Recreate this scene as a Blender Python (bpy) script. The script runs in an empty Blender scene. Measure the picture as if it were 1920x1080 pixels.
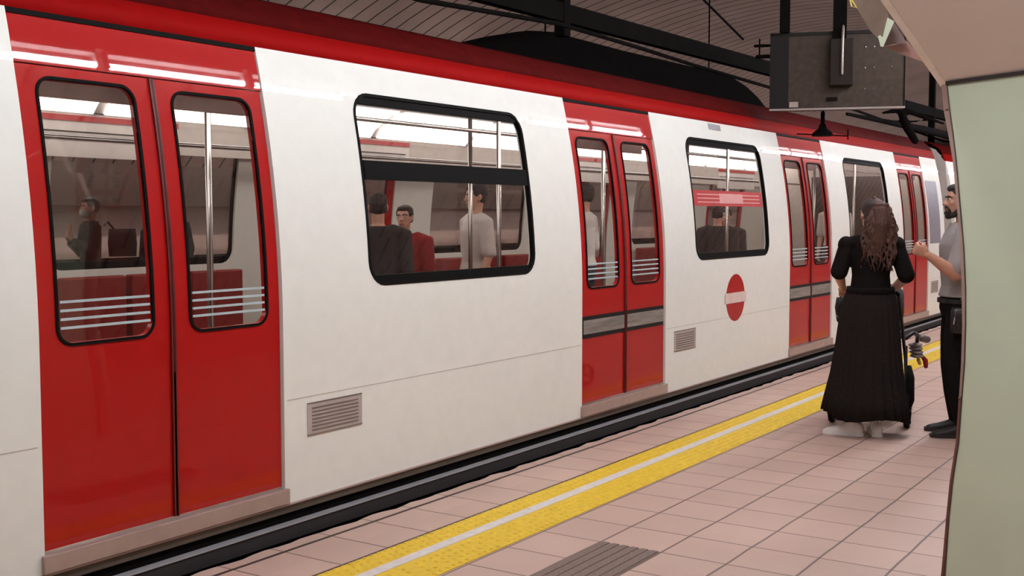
import bpy, bmesh, math, random
from mathutils import Vector, Matrix
import numpy as np
R = math.radians
rnd = random.Random(7)
S = bpy.context.scene
COL = S.collection

# ------------------------------------------------------------------ camera, world, exposure
S.view_settings.view_transform = 'Standard'
S.view_settings.look = 'None'
S.view_settings.gamma = 1
S.view_settings.use_curve_mapping = False
S.view_settings.exposure = -0.08
F = 2151.0
VX, VY = 2385.0, 403.0
H0 = 1.53
pitch = math.atan2(540 - VY, F)
Xc = Vector((VX - 960, 540 - VY, -F)).normalized()
Zc = Vector((0, math.cos(pitch), math.sin(pitch)))
Yc = Zc.cross(Xc)
ROT = Matrix((Xc, Yc, Zc))                       # camera axes -> world
cam = bpy.data.cameras.new('camera'); camo = bpy.data.objects.new('camera', cam); COL.objects.link(camo)
cam.sensor_fit = 'HORIZONTAL'; cam.sensor_width = 36; cam.lens = 36 * F / 1920
cam.clip_start = 0.05; cam.clip_end = 200
camo.matrix_world = Matrix.Translation((0, 0, H0)) @ ROT.to_4x4()
S.camera = camo
W = bpy.data.worlds.new('world'); S.world = W; W.use_nodes = True
W.node_tree.nodes['Background'].inputs[0].default_value = (1.0, 0.9, 0.84, 1)
W.node_tree.nodes['Background'].inputs[1].default_value = 0.05
TUBE = 150.0            # platform tubes
FAR_TUBE = 135.0         # tubes over the far platform
CAR_TUBE = 3.6         # lights inside the train

def ray(px, py):
    return ROT @ Vector((px - 960, 540 - py, -F))
def at_plane(px, py, P, n):
    d = ray(px, py); C = Vector((0, 0, H0)); return C + d * ((Vector(P) - C).dot(n) / d.dot(n))
def at_depth(px, py, dp):
    return Vector((0, 0, H0)) + ray(px, py) * dp / F

# ------------------------------------------------------------------ materials
def lin(c):
    return tuple(((v / 255) / 12.92 if v / 255 <= 0.04045 else ((v / 255 + 0.055) / 1.055) ** 2.4) for v in c) + (1,)
MATS = {}
def mat(name, rgb, rough=0.6, metal=0.0, noise=0.06, scale=12.0, bump=0.0, bscale=60.0, coat=0.0, emit=0.0, spec=0.5, stretch=None):
    if name in MATS: return MATS[name]
    m = bpy.data.materials.new(name); m.use_nodes = True; nt = m.node_tree; N = nt.nodes; L = nt.links
    b = N['Principled BSDF']; c = lin(rgb)
    b.inputs['Roughness'].default_value = rough; b.inputs['Metallic'].default_value = metal
    b.inputs['Coat Weight'].default_value = coat; b.inputs['Coat Roughness'].default_value = 0.02
    b.inputs['Specular IOR Level'].default_value = spec
    tc = N.new('ShaderNodeTexCoord'); mp = N.new('ShaderNodeMapping'); L.new(tc.outputs['Object'], mp.inputs[0])
    if stretch: mp.inputs['Scale'].default_value = stretch
    n = N.new('ShaderNodeTexNoise'); n.inputs['Scale'].default_value = scale; n.inputs['Detail'].default_value = 5
    L.new(mp.outputs[0], n.inputs['Vector'])
    r = N.new('ShaderNodeMapRange'); r.inputs['From Min'].default_value = 0.3; r.inputs['From Max'].default_value = 0.7
    r.inputs['To Min'].default_value = 1 - noise; r.inputs['To Max'].default_value = 1 + noise
    L.new(n.outputs[0], r.inputs['Value'])
    v = N.new('ShaderNodeVectorMath'); v.operation = 'SCALE'; v.inputs[0].default_value = c[:3]; L.new(r.outputs[0], v.inputs['Scale'])
    L.new(v.outputs[0], b.inputs['Base Color'])
    if emit:
        b.inputs['Emission Color'].default_value = c; b.inputs['Emission Strength'].default_value = emit
    if bump:
        n2 = N.new('ShaderNodeTexNoise'); n2.inputs['Scale'].default_value = bscale; L.new(mp.outputs[0], n2.inputs['Vector'])
        bp = N.new('ShaderNodeBump'); bp.inputs['Strength'].default_value = bump; bp.inputs['Distance'].default_value = 0.01
        L.new(n2.outputs[0], bp.inputs['Height']); L.new(bp.outputs[0], b.inputs['Normal'])
    MATS[name] = m; return m

def math_node(nt, op, a, b=None, c=None):
    n = nt.nodes.new('ShaderNodeMath'); n.operation = op
    for i, x in enumerate((a, b, c)):
        if x is None: continue
        if isinstance(x, (int, float)): n.inputs[i].default_value = x
        else: nt.links.new(x, n.inputs[i])
    return n.outputs[0]

def glass_mat(name, tint, refl=1.0):
    m = bpy.data.materials.new(name); m.use_nodes = True; nt = m.node_tree; N = nt.nodes; L = nt.links; N.clear()
    o = N.new('ShaderNodeOutputMaterial'); t = N.new('ShaderNodeBsdfTransparent'); g = N.new('ShaderNodeBsdfGlossy')
    t.inputs[0].default_value = lin(tint); g.inputs['Roughness'].default_value = 0.02
    ge = N.new('ShaderNodeNewGeometry'); dt = N.new('ShaderNodeVectorMath'); dt.operation = 'DOT_PRODUCT'
    L.new(ge.outputs['Incoming'], dt.inputs[0]); L.new(ge.outputs['Normal'], dt.inputs[1])
    ca = math_node(nt, 'ABSOLUTE', dt.outputs['Value'])
    fr = math_node(nt, 'ADD', math_node(nt, 'MULTIPLY', math_node(nt, 'POWER', math_node(nt, 'SUBTRACT', 1.0, ca), 5.0), 0.95), 0.045)
    n = N.new('ShaderNodeTexNoise'); n.inputs['Scale'].default_value = 3
    k = math_node(nt, 'MULTIPLY', fr, refl)
    k2 = math_node(nt, 'ADD', k, math_node(nt, 'MULTIPLY', n.outputs[0], 0.01))
    mx = N.new('ShaderNodeMixShader'); L.new(k2, mx.inputs[0]); L.new(t.outputs[0], mx.inputs[1]); L.new(g.outputs[0], mx.inputs[2])
    L.new(mx.outputs[0], o.inputs[0]); return m

def tile_mat():
    m = bpy.data.materials.new('platform_tiles'); m.use_nodes = True; nt = m.node_tree; N = nt.nodes; L = nt.links
    b = N['Principled BSDF']; tc = N.new('ShaderNodeTexCoord'); sp = N.new('ShaderNodeSeparateXYZ'); L.new(tc.outputs['Object'], sp.inputs[0])
    X, Y = sp.outputs[0], sp.outputs[1]
    wob = N.new('ShaderNodeTexNoise'); wob.inputs['Scale'].default_value = 2.5; L.new(tc.outputs['Object'], wob.inputs['Vector'])
    wv = math_node(nt, 'MULTIPLY', math_node(nt, 'SUBTRACT', wob.outputs[0], 0.5), 0.012)
    Yw = math_node(nt, 'ADD', Y, wv)
    def cell(v, off, size): return math_node(nt, 'DIVIDE', math_node(nt, 'SUBTRACT', v, off), size)
    def line(cellv, size, w):   # 1 inside joint
        fr = math_node(nt, 'FRACT', cellv); d = math_node(nt, 'MULTIPLY', math_node(nt, 'MINIMUM', fr, math_node(nt, 'SUBTRACT', 1.0, fr)), size)
        return math_node(nt, 'SUBTRACT', 1.0, math_node(nt, 'SMOOTH_MIN', math_node(nt, 'DIVIDE', d, w), 1.0, 0.2))
    cx = cell(math_node(nt, 'ADD', X, wv), 3.71, 0.3125); cy = cell(Yw, 1.632, 0.3145)
    edge = math_node(nt, 'GREATER_THAN', Y, 3.3)
    lx = math_node(nt, 'POWER', line(cx, 0.3125, 0.0055), 0.6)
    ly0 = math_node(nt, 'MULTIPLY', line(cy, 0.3145, 0.0085), math_node(nt, 'SUBTRACT', 1.0, edge))
    d1 = math_node(nt, 'ABSOLUTE', math_node(nt, 'SUBTRACT', Yw, 3.694)); e1 = math_node(nt, 'LESS_THAN', d1, 0.011)
    d2 = math_node(nt, 'ABSOLUTE', math_node(nt, 'SUBTRACT', Y, 3.338)); e2 = math_node(nt, 'LESS_THAN', d2, 0.012)
    ly = math_node(nt, 'MAXIMUM', ly0, math_node(nt, 'MAXIMUM', e1, e2))
    j = math_node(nt, 'MAXIMUM', lx, ly)
    # per tile shade
    cmb = N.new('ShaderNodeCombineXYZ'); L.new(math_node(nt, 'FLOOR', cx), cmb.inputs[0]); L.new(math_node(nt, 'FLOOR', cy), cmb.inputs[1])
    wn = N.new('ShaderNodeTexWhiteNoise'); wn.noise_dimensions = '2D'; L.new(cmb.outputs[0], wn.inputs['Vector'])
    n1 = N.new('ShaderNodeTexNoise'); n1.inputs['Scale'].default_value = 1.6; n1.inputs['Detail'].default_value = 6; L.new(tc.outputs['Object'], n1.inputs['Vector'])
    n2 = N.new('ShaderNodeTexNoise'); n2.inputs['Scale'].default_value = 140; L.new(tc.outputs['Object'], n2.inputs['Vector'])
    sh = math_node(nt, 'ADD', math_node(nt, 'MULTIPLY', wn.outputs['Value'], 0.10), math_node(nt, 'MULTIPLY', n1.outputs[0], 0.30))
    sh = math_node(nt, 'ADD', sh, math_node(nt, 'MULTIPLY', n2.outputs[0], 0.10))
    sh = math_node(nt, 'ADD', sh, 0.74)
    v = N.new('ShaderNodeVectorMath'); v.operation = 'SCALE'; v.inputs[0].default_value = lin((197, 166, 151))[:3]; L.new(sh, v.inputs['Scale'])
    mx = N.new('ShaderNodeMix'); mx.data_type = 'RGBA'; L.new(j, mx.inputs['Factor']); L.new(v.outputs[0], mx.inputs['A'])
    mx.inputs['B'].default_value = lin((66, 48, 42)); L.new(mx.outputs['Result'], b.inputs['Base Color'])
    b.inputs['Roughness'].default_value = 0.5
    bp = N.new('ShaderNodeBump'); bp.inputs['Strength'].default_value = 0.35; bp.inputs['Distance'].default_value = 0.003; bp.invert = True
    L.new(j, bp.inputs['Height']); L.new(bp.outputs[0], b.inputs['Normal'])
    return m

def vault_mat():
    m = bpy.data.materials.new('vault_battens'); m.use_nodes = True; nt = m.node_tree; N = nt.nodes; L = nt.links
    b = N['Principled BSDF']; tc = N.new('ShaderNodeTexCoord'); sp = N.new('ShaderNodeSeparateXYZ'); L.new(tc.outputs['Object'], sp.inputs[0])
    fr = math_node(nt, 'FRACT', math_node(nt, 'DIVIDE', sp.outputs[0], 0.33))
    d = math_node(nt, 'MINIMUM', fr, math_node(nt, 'SUBTRACT', 1.0, fr))
    g = math_node(nt, 'LESS_THAN', d, 0.05)
    n1 = N.new('ShaderNodeTexNoise'); n1.inputs['Scale'].default_value = 0.9; n1.inputs['Detail'].default_value = 6; L.new(tc.outputs['Object'], n1.inputs['Vector'])
    sh = math_node(nt, 'ADD', math_node(nt, 'MULTIPLY', n1.outputs[0], 0.8), 0.6)
    v = N.new('ShaderNodeVectorMath'); v.operation = 'SCALE'; v.inputs[0].default_value = lin((158, 134, 126))[:3]; L.new(sh, v.inputs['Scale'])
    mx = N.new('ShaderNodeMix'); mx.data_type = 'RGBA'; L.new(g, mx.inputs['Factor']); L.new(v.outputs[0], mx.inputs['A'])
    mx.inputs['B'].default_value = lin((46, 34, 30)); L.new(mx.outputs['Result'], b.inputs['Base Color'])
    b.inputs['Roughness'].default_value = 0.85
    bp = N.new('ShaderNodeBump'); bp.inputs['Strength'].default_value = 0.6; bp.inputs['Distance'].default_value = 0.02; bp.invert = True
    L.new(g, bp.inputs['Height']); L.new(bp.outputs[0], b.inputs['Normal'])
    return m

M_TILE = tile_mat(); M_VAULT = vault_mat()
M_GLASS = glass_mat('train_glass', (246, 244, 243), 0.9)
M_WHITE = mat('train_white_paint', (237, 236, 228), 0.55, coat=0.5, noise=0.02, spec=0.2)
M_RED = mat('train_red_paint', (168, 10, 7), 0.6, coat=0.5, spec=0.15, noise=0.03)
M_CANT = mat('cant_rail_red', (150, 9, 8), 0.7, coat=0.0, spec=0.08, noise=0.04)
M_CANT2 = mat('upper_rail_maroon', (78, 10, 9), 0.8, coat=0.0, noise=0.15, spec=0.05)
M_BLACK = mat('black_rubber', (12, 10, 9), 0.7, spec=0.1)
M_DARK = mat('dark_steel', (26, 21, 19), 0.6, spec=0.2)
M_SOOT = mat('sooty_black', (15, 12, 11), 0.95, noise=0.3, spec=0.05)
M_ROOF = mat('roof_grey', (40, 34, 32), 0.8)
M_SILL = mat('sill_grey_pink', (176, 154, 146), 0.35, metal=0.3)
M_STEEL = mat('brushed_steel', (190, 186, 182), 0.25, metal=1.0, noise=0.04)
M_BROWNST = mat('step_brown', (88, 78, 68), 0.5, metal=0.2, noise=0.15)
M_INWALL = mat('interior_cream', (205, 194, 186), 0.5)
M_INCEIL = mat('interior_ceiling', (170, 160, 155), 0.5)
M_INFLOOR = mat('interior_floor', (90, 80, 76), 0.6)
M_SEAT = mat('seat_red', (140, 26, 22), 0.5)
M_STRIPE = mat('etched_stripe', (176, 190, 192), 0.5)
M_YEL = mat('tactile_yellow', (226, 188, 40), 0.55, noise=0.10, scale=30)
M_WLINE = mat('painted_white_line', (215, 206, 202), 0.55, noise=0.10, scale=25)
M_PATCH = mat('worn_brown_paving', (124, 104, 94), 0.75, noise=0.25, scale=40, stretch=(1, 6, 1))
M_CONC = mat('dark_concrete', (54, 46, 42), 0.9, noise=0.3)
M_TUBE = mat('fluorescent_tube', (240, 247, 255), 0.5, noise=0.0, emit=TUBE)
M_FTUBE = mat('far_fluorescent_tube', (255, 246, 236), 0.5, noise=0.0, emit=FAR_TUBE)
M_CTUBE = mat('carriage_light_diffuser', (255, 250, 244), 0.5, noise=0.0, emit=CAR_TUBE)
M_GREEN = mat('pale_green_enamel', (202, 213, 186), 0.42, noise=0.07, scale=1.5, coat=0.2)
M_BEIGE = mat('beige_enamel', (226, 206, 192), 0.5, noise=0.04, scale=2)
M_TRIM = mat('scuffed_metal_edge', (176, 152, 144), 0.28, metal=0.85, noise=0.12, scale=6)
M_TRIMR = mat('rusty_red_edge', (120, 74, 64), 0.5, metal=0.3, noise=0.25, scale=9)
M_OPPW = mat('far_wall_pink_panel', (206, 180, 170), 0.5)
M_OPPD = mat('far_wall_dark_band', (92, 74, 68), 0.7)
M_OPPF = mat('far_platform_paving', (150, 126, 118), 0.7)

# ------------------------------------------------------------------ mesh helpers
def add_loft(bm, secs, n=20, power=2.0, cap=True, closed_top=None):
    """secs: list of (center, u, v) ; superellipse rings"""
    rings = []
    for c, u, v in secs:
        c, u, v = Vector(c), Vector(u), Vector(v); ring = []
        for i in range(n):
            a = 2 * math.pi * i / n; ca, sa = math.cos(a), math.sin(a)
            k = 1.0 if power == 2.0 else (abs(ca) ** power + abs(sa) ** power) ** (-1 / power)
            ring.append(bm.verts.new(c + u * (ca * k) + v * (sa * k)))
        rings.append(ring)
    for a, b in zip(rings, rings[1:]):
        for i in range(n):
            bm.faces.new((a[i], a[(i + 1) % n], b[(i + 1) % n], b[i]))
    if cap:
        bm.faces.new(rings[0][::-1]); bm.faces.new(rings[-1])
    return rings
def add_limb(bm, pts, rad, n=12, ends=True, flat=1.0, up=None):
    """tapered tube through pts, round ends"""
    pts = [Vector(p) for p in pts]; rad = list(rad) if hasattr(rad, '__len__') else [rad] * len(pts)
    P, Rr = [], []
    if ends:
        d = (pts[1] - pts[0]).normalized()
        for t in (0.985, 0.8, 0.5, 0.2): P.append(pts[0] - d * rad[0] * t); Rr.append(rad[0] * math.sqrt(1 - t * t))
    for p, r in zip(pts, rad): P.append(p); Rr.append(r)
    if ends:
        d = (pts[-1] - pts[-2]).normalized()
        for t in (0.2, 0.5, 0.8, 0.985): P.append(pts[-1] + d * rad[-1] * t); Rr.append(rad[-1] * math.sqrt(1 - t * t))
    prev = None; secs = []
    for i in range(len(P)):
        a = P[max(i - 1, 0)]; b = P[min(i + 1, len(P) - 1)]; d = (b - a)
        if d.length < 1e-7: d = Vector((0, 0, 1))
        d.normalize()
        if prev is None:
            ref = Vector(up) if up else (Vector((0, 0, 1)) if abs(d.z) < 0.9 else Vector((0, 1, 0)))
            u = (ref - d * ref.dot(d)).normalized()
        else:
            u = (prev - d * prev.dot(d)).normalized()
        prev = u; v = d.cross(u); secs.append((P[i], u * Rr[i], v * Rr[i] * flat))
    add_loft(bm, secs, n)
def add_ball(bm, c, r, seg=14, rings=9):
    c = Vector(c); r = Vector(r) if hasattr(r, '__len__') else Vector((r, r, r)); secs = []
    for i in range(rings):
        t = -0.985 + 1.97 * i / (rings - 1); t = math.sin(t * math.pi / 2) if abs(t) < 1 else t
        t = max(-0.992, min(0.992, t)); k = math.sqrt(1 - t * t)
        secs.append((c + Vector((0, 0, r.z * t)), (r.x * k, 0, 0), (0, r.y * k, 0)))
    add_loft(bm, secs, seg)
def add_box(bm, lo, hi, M=None):
    vs = [Vector((x, y, z)) for x in (lo[0], hi[0]) for y in (lo[1], hi[1]) for z in (lo[2], hi[2])]
    if M is not None: vs = [M @ v for v in vs]
    v = [bm.verts.new(p) for p in vs]
    for f in ((0, 1, 3, 2), (4, 6, 7, 5), (0, 4, 5, 1), (2, 3, 7, 6), (0, 2, 6, 4), (1, 5, 7, 3)): bm.faces.new([v[i] for i in f])
def add_prism(bm, pts, dvec):
    dvec = Vector(dvec); a = [bm.verts.new(Vector(p)) for p in pts]; b = [bm.verts.new(Vector(p) + dvec) for p in pts]
    bm.faces.new(a[::-1]); bm.faces.new(b)
    for i in range(len(a)): bm.faces.new((a[i], a[(i + 1) % len(a)], b[(i + 1) % len(a)], b[i]))
def obj(name, bm, m, parent=None, smooth=False, bevel=0.0, solid=0.0):
    if bm.faces: bmesh.ops.recalc_face_normals(bm, faces=bm.faces[:])
    me = bpy.data.meshes.new(name); bm.to_mesh(me); bm.free()
    if smooth:
        for p in me.polygons: p.use_smooth = True
    me.materials.append(m); o = bpy.data.objects.new(name, me); COL.objects.link(o)
    if parent: o.parent = parent
    if solid:
        s = o.modifiers.new('s', 'SOLIDIFY'); s.thickness = solid; s.offset = -1
    if bevel:
        b = o.modifiers.new('b', 'BEVEL'); b.width = bevel; b.segments = 2; b.limit_method = 'ANGLE'
    return o
def sheet(name, bm, m, parent, far, thick, smooth=False):
    """open sheet of the train side, thickened towards the inside of the car"""
    bm.normal_update(); want = 1 if far else -1
    fl = [f for f in bm.faces if f.normal.y * want < 0]
    bmesh.ops.reverse_faces(bm, faces=fl)
    me = bpy.data.meshes.new(name); bm.to_mesh(me); bm.free(); me.materials.append(m)
    if smooth:
        for p in me.polygons: p.use_smooth = True
    o = bpy.data.objects.new(name, me); COL.objects.link(o); o.parent = parent
    q = o.modifiers.new('s', 'SOLIDIFY'); q.thickness = thick; q.offset = -1
    return o
def box(name, lo, hi, m, parent=None, bevel=0.0):
    bm = bmesh.new(); add_box(bm, lo, hi); return obj(name, bm, m, parent, bevel=bevel)
def tag(o, label=None, cat=None, group=None, kind=None):
    if label: o['label'] = label
    if cat: o['category'] = cat
    if group: o['group'] = group
    if kind: o['kind'] = kind
    return o
def thing(name, label, cat, loc=(0, 0, 0), rz=0.0, group=None):
    o = bpy.data.objects.new(name, None); COL.objects.link(o); o.location = loc; o.rotation_euler = (0, 0, rz); o.empty_display_size = 0.1
    return tag(o, label, cat, group)
def struct(name, bm, m, **k): return tag(obj(name, bm, m, **k), kind='structure')
def copy_tree(o, parent=None):
    c = o.copy(); COL.objects.link(c); c.parent = parent
    for ch in list(o.children): copy_tree(ch, c)
    return c
def remesh(name, bm, m, parent, voxel=0.008, smooth=4, rough_noise=0.0):
    """merge the overlapping closed forms of bm into one continuous smooth skin"""
    bmesh.ops.recalc_face_normals(bm, faces=bm.faces[:])
    me = bpy.data.meshes.new(name); bm.to_mesh(me); bm.free()
    t = bpy.data.objects.new('tmp', me); COL.objects.link(t)
    r = t.modifiers.new('r', 'REMESH'); r.mode = 'VOXEL'; r.voxel_size = voxel; r.use_smooth_shade = True
    if smooth:
        s = t.modifiers.new('s', 'SMOOTH'); s.factor = 0.5; s.iterations = smooth
    dg = bpy.context.evaluated_depsgraph_get(); ev = t.evaluated_get(dg)
    out = bpy.data.meshes.new_from_object(ev); out.name = name
    bpy.data.objects.remove(t); bpy.data.meshes.remove(me)
    for p in out.polygons: p.use_smooth = True
    out.materials.clear(); out.materials.append(m)
    o = bpy.data.objects.new(name, out); COL.objects.link(o); o.parent = parent
    return o

# ------------------------------------------------------------------ the station
X0, X1 = -4.0, 72.0
# platform slab with a ragged, worn edge strip beside the tracks
bm = bmesh.new()
EY = 3.775
n = 1000; top = []; low = []
r2 = random.Random(3); w = 0
for i in range(n + 1):
    x = X0 + (X1 - X0) * i / n; w = 0.6 * w + r2.uniform(-0.008, 0.008)
    y = EY + 0.010 * math.sin(x * 20.1 + 0.3) * math.sin(x * 3.1) + w
    top.append(bm.verts.new((x, y, 0))); low.append(bm.verts.new((x, y + 0.004, -0.03)))
back = [bm.verts.new((v.co.x, -1.6, 0)) for v in top]
for i in range(n):
    bm.faces.new((top[i], top[i + 1], back[i + 1], back[i])); bm.faces.new((low[i], low[i + 1], top[i + 1], top[i]))
struct('floor', bm, M_TILE)
bm = bmesh.new(); add_box(bm, (X0, -1.6, -1.2), (X1, EY - 0.03, -0.03)); struct('trim_1', bm, M_CONC)
# yellow tactile strip with low domes, white line, worn ribbed patch
bm = bmesh.new(); add_box(bm, (X0, 2.902, -0.02), (X1, 3.326, 0.004))
yy = [2.925 + 0.0484 * i for i in range(9)]
vs = []; fs = []
for ix in range(int((16 + 1) / 0.0484)):
    for iy, y in enumerate(yy):
        if 3.115 < y < 3.19: continue
        x = 1.5 + ix * 0.0484 + (0.0242 if iy % 2 else 0); base = len(vs)
        if r2.random() < 0.22 and y < 3.1: continue
        for rr, z in ((0.0125, 0.004), (0.0085, 0.0085)):
            for k in range(8): vs.append((x + rr * math.cos(k * math.pi / 4), y + rr * math.sin(k * math.pi / 4), z))
        for k in range(8): fs.append((base + k, base + (k + 1) % 8, base + 8 + (k + 1) % 8, base + 8 + k))
        fs.append(tuple(base + 8 + k for k in range(8)))
me = bpy.data.meshes.new('domes'); me.from_pydata(vs, [], fs); bm.from_mesh(me); bpy.data.meshes.remove(me)
struct('trim_2', bm, M_YEL)
bm = bmesh.new(); add_box(bm, (X0, 3.120, 0.0), (X1, 3.183, 0.0065)); struct('trim_3', bm, M_WLINE)
bm = bmesh.new(); add_box(bm, (3.70, 2.268, -0.004), (4.645, 2.570, 0.002))
for i in range(6): add_box(bm, (3.70, 2.275 + 0.05 * i, 0.0), (4.645, 2.307 + 0.05 * i, 0.005))
struct('trim_4', bm, M_PATCH)
# near wall behind the photographer, vault, far platform and far wall
YV, ZV, RV = 6.93, -4.15, 9.4
bm = bmesh.new(); prev = None
for i in range(61):
    a = R(-66) + R(132) * i / 60
    y = YV + RV * math.sin(a); z = ZV + RV * math.cos(a)
    cur = (bm.verts.new((X0, y, z)), bm.verts.new((X1, y, z)))
    if prev: bm.faces.new((prev[0], prev[1], cur[1], cur[0]))
    prev = cur
struct('ceiling', bm, M_VAULT, smooth=True, solid=-0.2)
bm = bmesh.new(); add_box(bm, (X0, -1.75, -0.05), (X1, -1.55, 1.2)); struct('wall_near', bm, M_OPPW)
bm = bmesh.new(); add_box(bm, (X0, -2, -1.4), (X1, 16, -1.2)); struct('floor_tracks', bm, M_CONC)
bm = bmesh.new(); add_box(bm, (X0, 10.15, -1.2), (X1, 15.4, 0)); struct('floor_far', bm, M_OPPF)
bm = bmesh.new(); add_box(bm, (X0, 14.2, 0), (X1, 14.4, 1.66)); struct('wall_far', bm, M_OPPW)
bm = bmesh.new(); add_box(bm, (X0, 14.0, 0.72), (X1, 14.2, 0.86)); struct('trim_5', bm, M_WLINE)
bm = bmesh.new(); add_box(bm, (X0, 14.1, 0.86), (X1, 14.2, 0.90)); struct('trim_6', bm, M_SOOT)
bm = bmesh.new(); add_box(bm, (X0, 13.8, 1.66), (X1, 14.3, 3.0)); struct('wall_far_upper', bm, M_OPPD)
bm = bmesh.new(); add_box(bm, (X1, -3, -1.3), (X1 + 0.2, 17, 5.6)); struct('wall_end', bm, M_SOOT)
bm = bmesh.new(); add_box(bm, (X0 - 0.2, -3, -1.3), (X0, 17, 5.6)); struct('wall_start', bm, M_OPPD)

# fluorescent fittings in a row over each platform
def lamp(y, z, tubem, label, group, tilt):
    t = thing('ceiling_light', label, 'light', (0, y, z), 0, group)
    bm = bmesh.new(); add_box(bm, (-0.62, -0.03, 0.075), (0.62, 0.03, 0.12)); add_box(bm, (-0.62, -0.022, -0.022), (-0.602, 0.022, 0.1)); add_box(bm, (0.602, -0.022, -0.022), (0.62, 0.022, 0.1)); obj('housing', bm, mat('lamp_housing', (200, 196, 190), 0.5), t, bevel=0.008)
    bm = bmesh.new(); add_limb(bm, [(-0.60, 0, 0), (0.60, 0, 0)], 0.019, 12, False); obj('tube', bm, tubem, t, smooth=True)
    t.rotation_euler = (tilt, 0, 0); return t
LY, LZ = 1.9, 3.52
l0 = lamp(LY, LZ, M_TUBE, 'fluorescent tube fitting in the row above the near platform', 'lights above the near platform', 0)
for i in range(34):
    l = l0 if i == 0 else copy_tree(l0); l.location = (5.57 + 1.307 * (i - 4), LY, LZ)
l0 = lamp(12.3, 3.35, M_FTUBE, 'fluorescent tube fitting in the row above the far platform', 'lights above the far platform', 0)
for i in range(18):
    l = l0 if i == 0 else copy_tree(l0); l.location = (1.0 + 2.6 * i, 12.3, 3.35)

# ------------------------------------------------------------------ the train
def PY(z):                       # body side profile: vertical to the waist, leaning in above it
    return 3.887 + (0.0935 * (z - 1.0) ** 2 if z > 1.0 else 0.0)
YMID = 5.28
def side(x, z, off=0.0, far=False):
    y = PY(z) + off
    return Vector((x, 2 * YMID - y if far else y, z))
def grid_rect(bm, x0, x1, z0, z1, off=0.0, far=False, nz=None):
    nz = nz or max(1, int((z1 - z0) / 0.12)); rows = []
    for k in range(nz + 1):
        z = z0 + (z1 - z0) * k / nz; rows.append([bm.verts.new(side(x, z, off, far)) for x in (x0, x1)])
    for a, b in zip(rows, rows[1:]): bm.faces.new((a[0], a[1], b[1], b[0]))
def rring(x0, x1, z0, z1, r, k=6):
    inn, out = [], []
    for cx, cz, a0 in ((x1 - r, z1 - r, 0), (x0 + r, z1 - r, 90), (x0 + r, z0 + r, 180), (x1 - r, z0 + r, 270)):
        for i in range(k + 1):
            a = R(a0 + 90 * i / k); c, s = math.cos(a), math.sin(a); inn.append((cx + r * c, cz + r * s)); m = max(abs(c), abs(s)); out.append((c / m, s / m, cx, cz))
    return inn, out
def dens(pts, step=0.12):
    o = []
    for i in range(len(pts)):
        a, b = pts[i], pts[(i + 1) % len(pts)]; d = math.dist(a, b); m = max(1, int(d / step))
        for j in range(m): t = j / m; o.append((a[0] + (b[0] - a[0]) * t, a[1] + (b[1] - a[1]) * t))
    return o
def frame_ring(bm, x0, x1, z0, z1, r, grow, off=0.0, far=False, square_outer=True, k=6):
    """ring between a rounded rectangle and a bigger one"""
    inn, out = rring(x0, x1, z0, z1, r, k); o2 = []
    for (ix, iz), (c, s, cx, cz) in zip(inn, out):
        if square_outer: o2.append((cx + (r + grow) * c, cz + (r + grow) * s))
        else:
            dx, dz = ix - cx, iz - cz; o2.append((cx + dx * (r + grow) / r, cz + dz * (r + grow) / r))
    # densify both loops together
    A, B = [], []
    for i in range(len(inn)):
        a, b = inn[i], inn[(i + 1) % len(inn)]; c, d = o2[i], o2[(i + 1) % len(inn)]; m = max(1, int(math.dist(a, b) / 0.12))
        for j in range(m):
            t = j / m; A.append((a[0] + (b[0] - a[0]) * t, a[1] + (b[1] - a[1]) * t)); B.append((c[0] + (d[0] - c[0]) * t, c[1] + (d[1] - c[1]) * t))
    va = [bm.verts.new(side(x, z, off, far)) for x, z in A]; vb = [bm.verts.new(side(x, z, off, far)) for x, z in B]
    for i in range(len(va)): j = (i + 1) % len(va); bm.faces.new((va[i], va[j], vb[j], vb[i]))
def rr_fill(bm, x0, x1, z0, z1, r, off, far=False, thick=0.006):
    """curved rounded pane as a closed slab"""
    nz = 12; rows = []
    def half(z):
        if z > z1 - r: d = z - (z1 - r)
        elif z < z0 + r: d = (z0 + r) - z
        else: return 0
        return r - math.sqrt(max(0, r * r - d * d))
    zs = sorted(set([z0 + 0.002, z1 - 0.002] + [z0 + r * (1 - math.cos(a)) for a in (0.3, 0.7, 1.1, 1.57)] + [z1 - r * (1 - math.cos(a)) for a in (0.3, 0.7, 1.1, 1.57)] + [z0 + r + (z1 - z0 - 2 * r) * i / 6 for i in range(7)]))
    for o_ in (off, off + thick):
        rows.append([[bm.verts.new(side(x, z, o_, far)) for x in (x0 + half(z), x1 - half(z))] for z in zs])
    for q in rows:
        for a, b in zip(q, q[1:]): bm.faces.new((a[0], a[1], b[1], b[0]))
    a, b = rows
    for i in range(len(zs) - 1):
        bm.faces.new((a[i][0], a[i + 1][0], b[i + 1][0], b[i][0])); bm.faces.new((a[i][1], a[i + 1][1], b[i + 1][1], b[i][1]))
    bm.faces.new((a[0][0], a[0][1], b[0][1], b[0][0])); bm.faces.new((a[-1][0], a[-1][1], b[-1][1], b[-1][0]))
ZB, ZT = 0.15, 2.325
WZ0, WZ1, WR = 1.165, 2.165, 0.11
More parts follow.
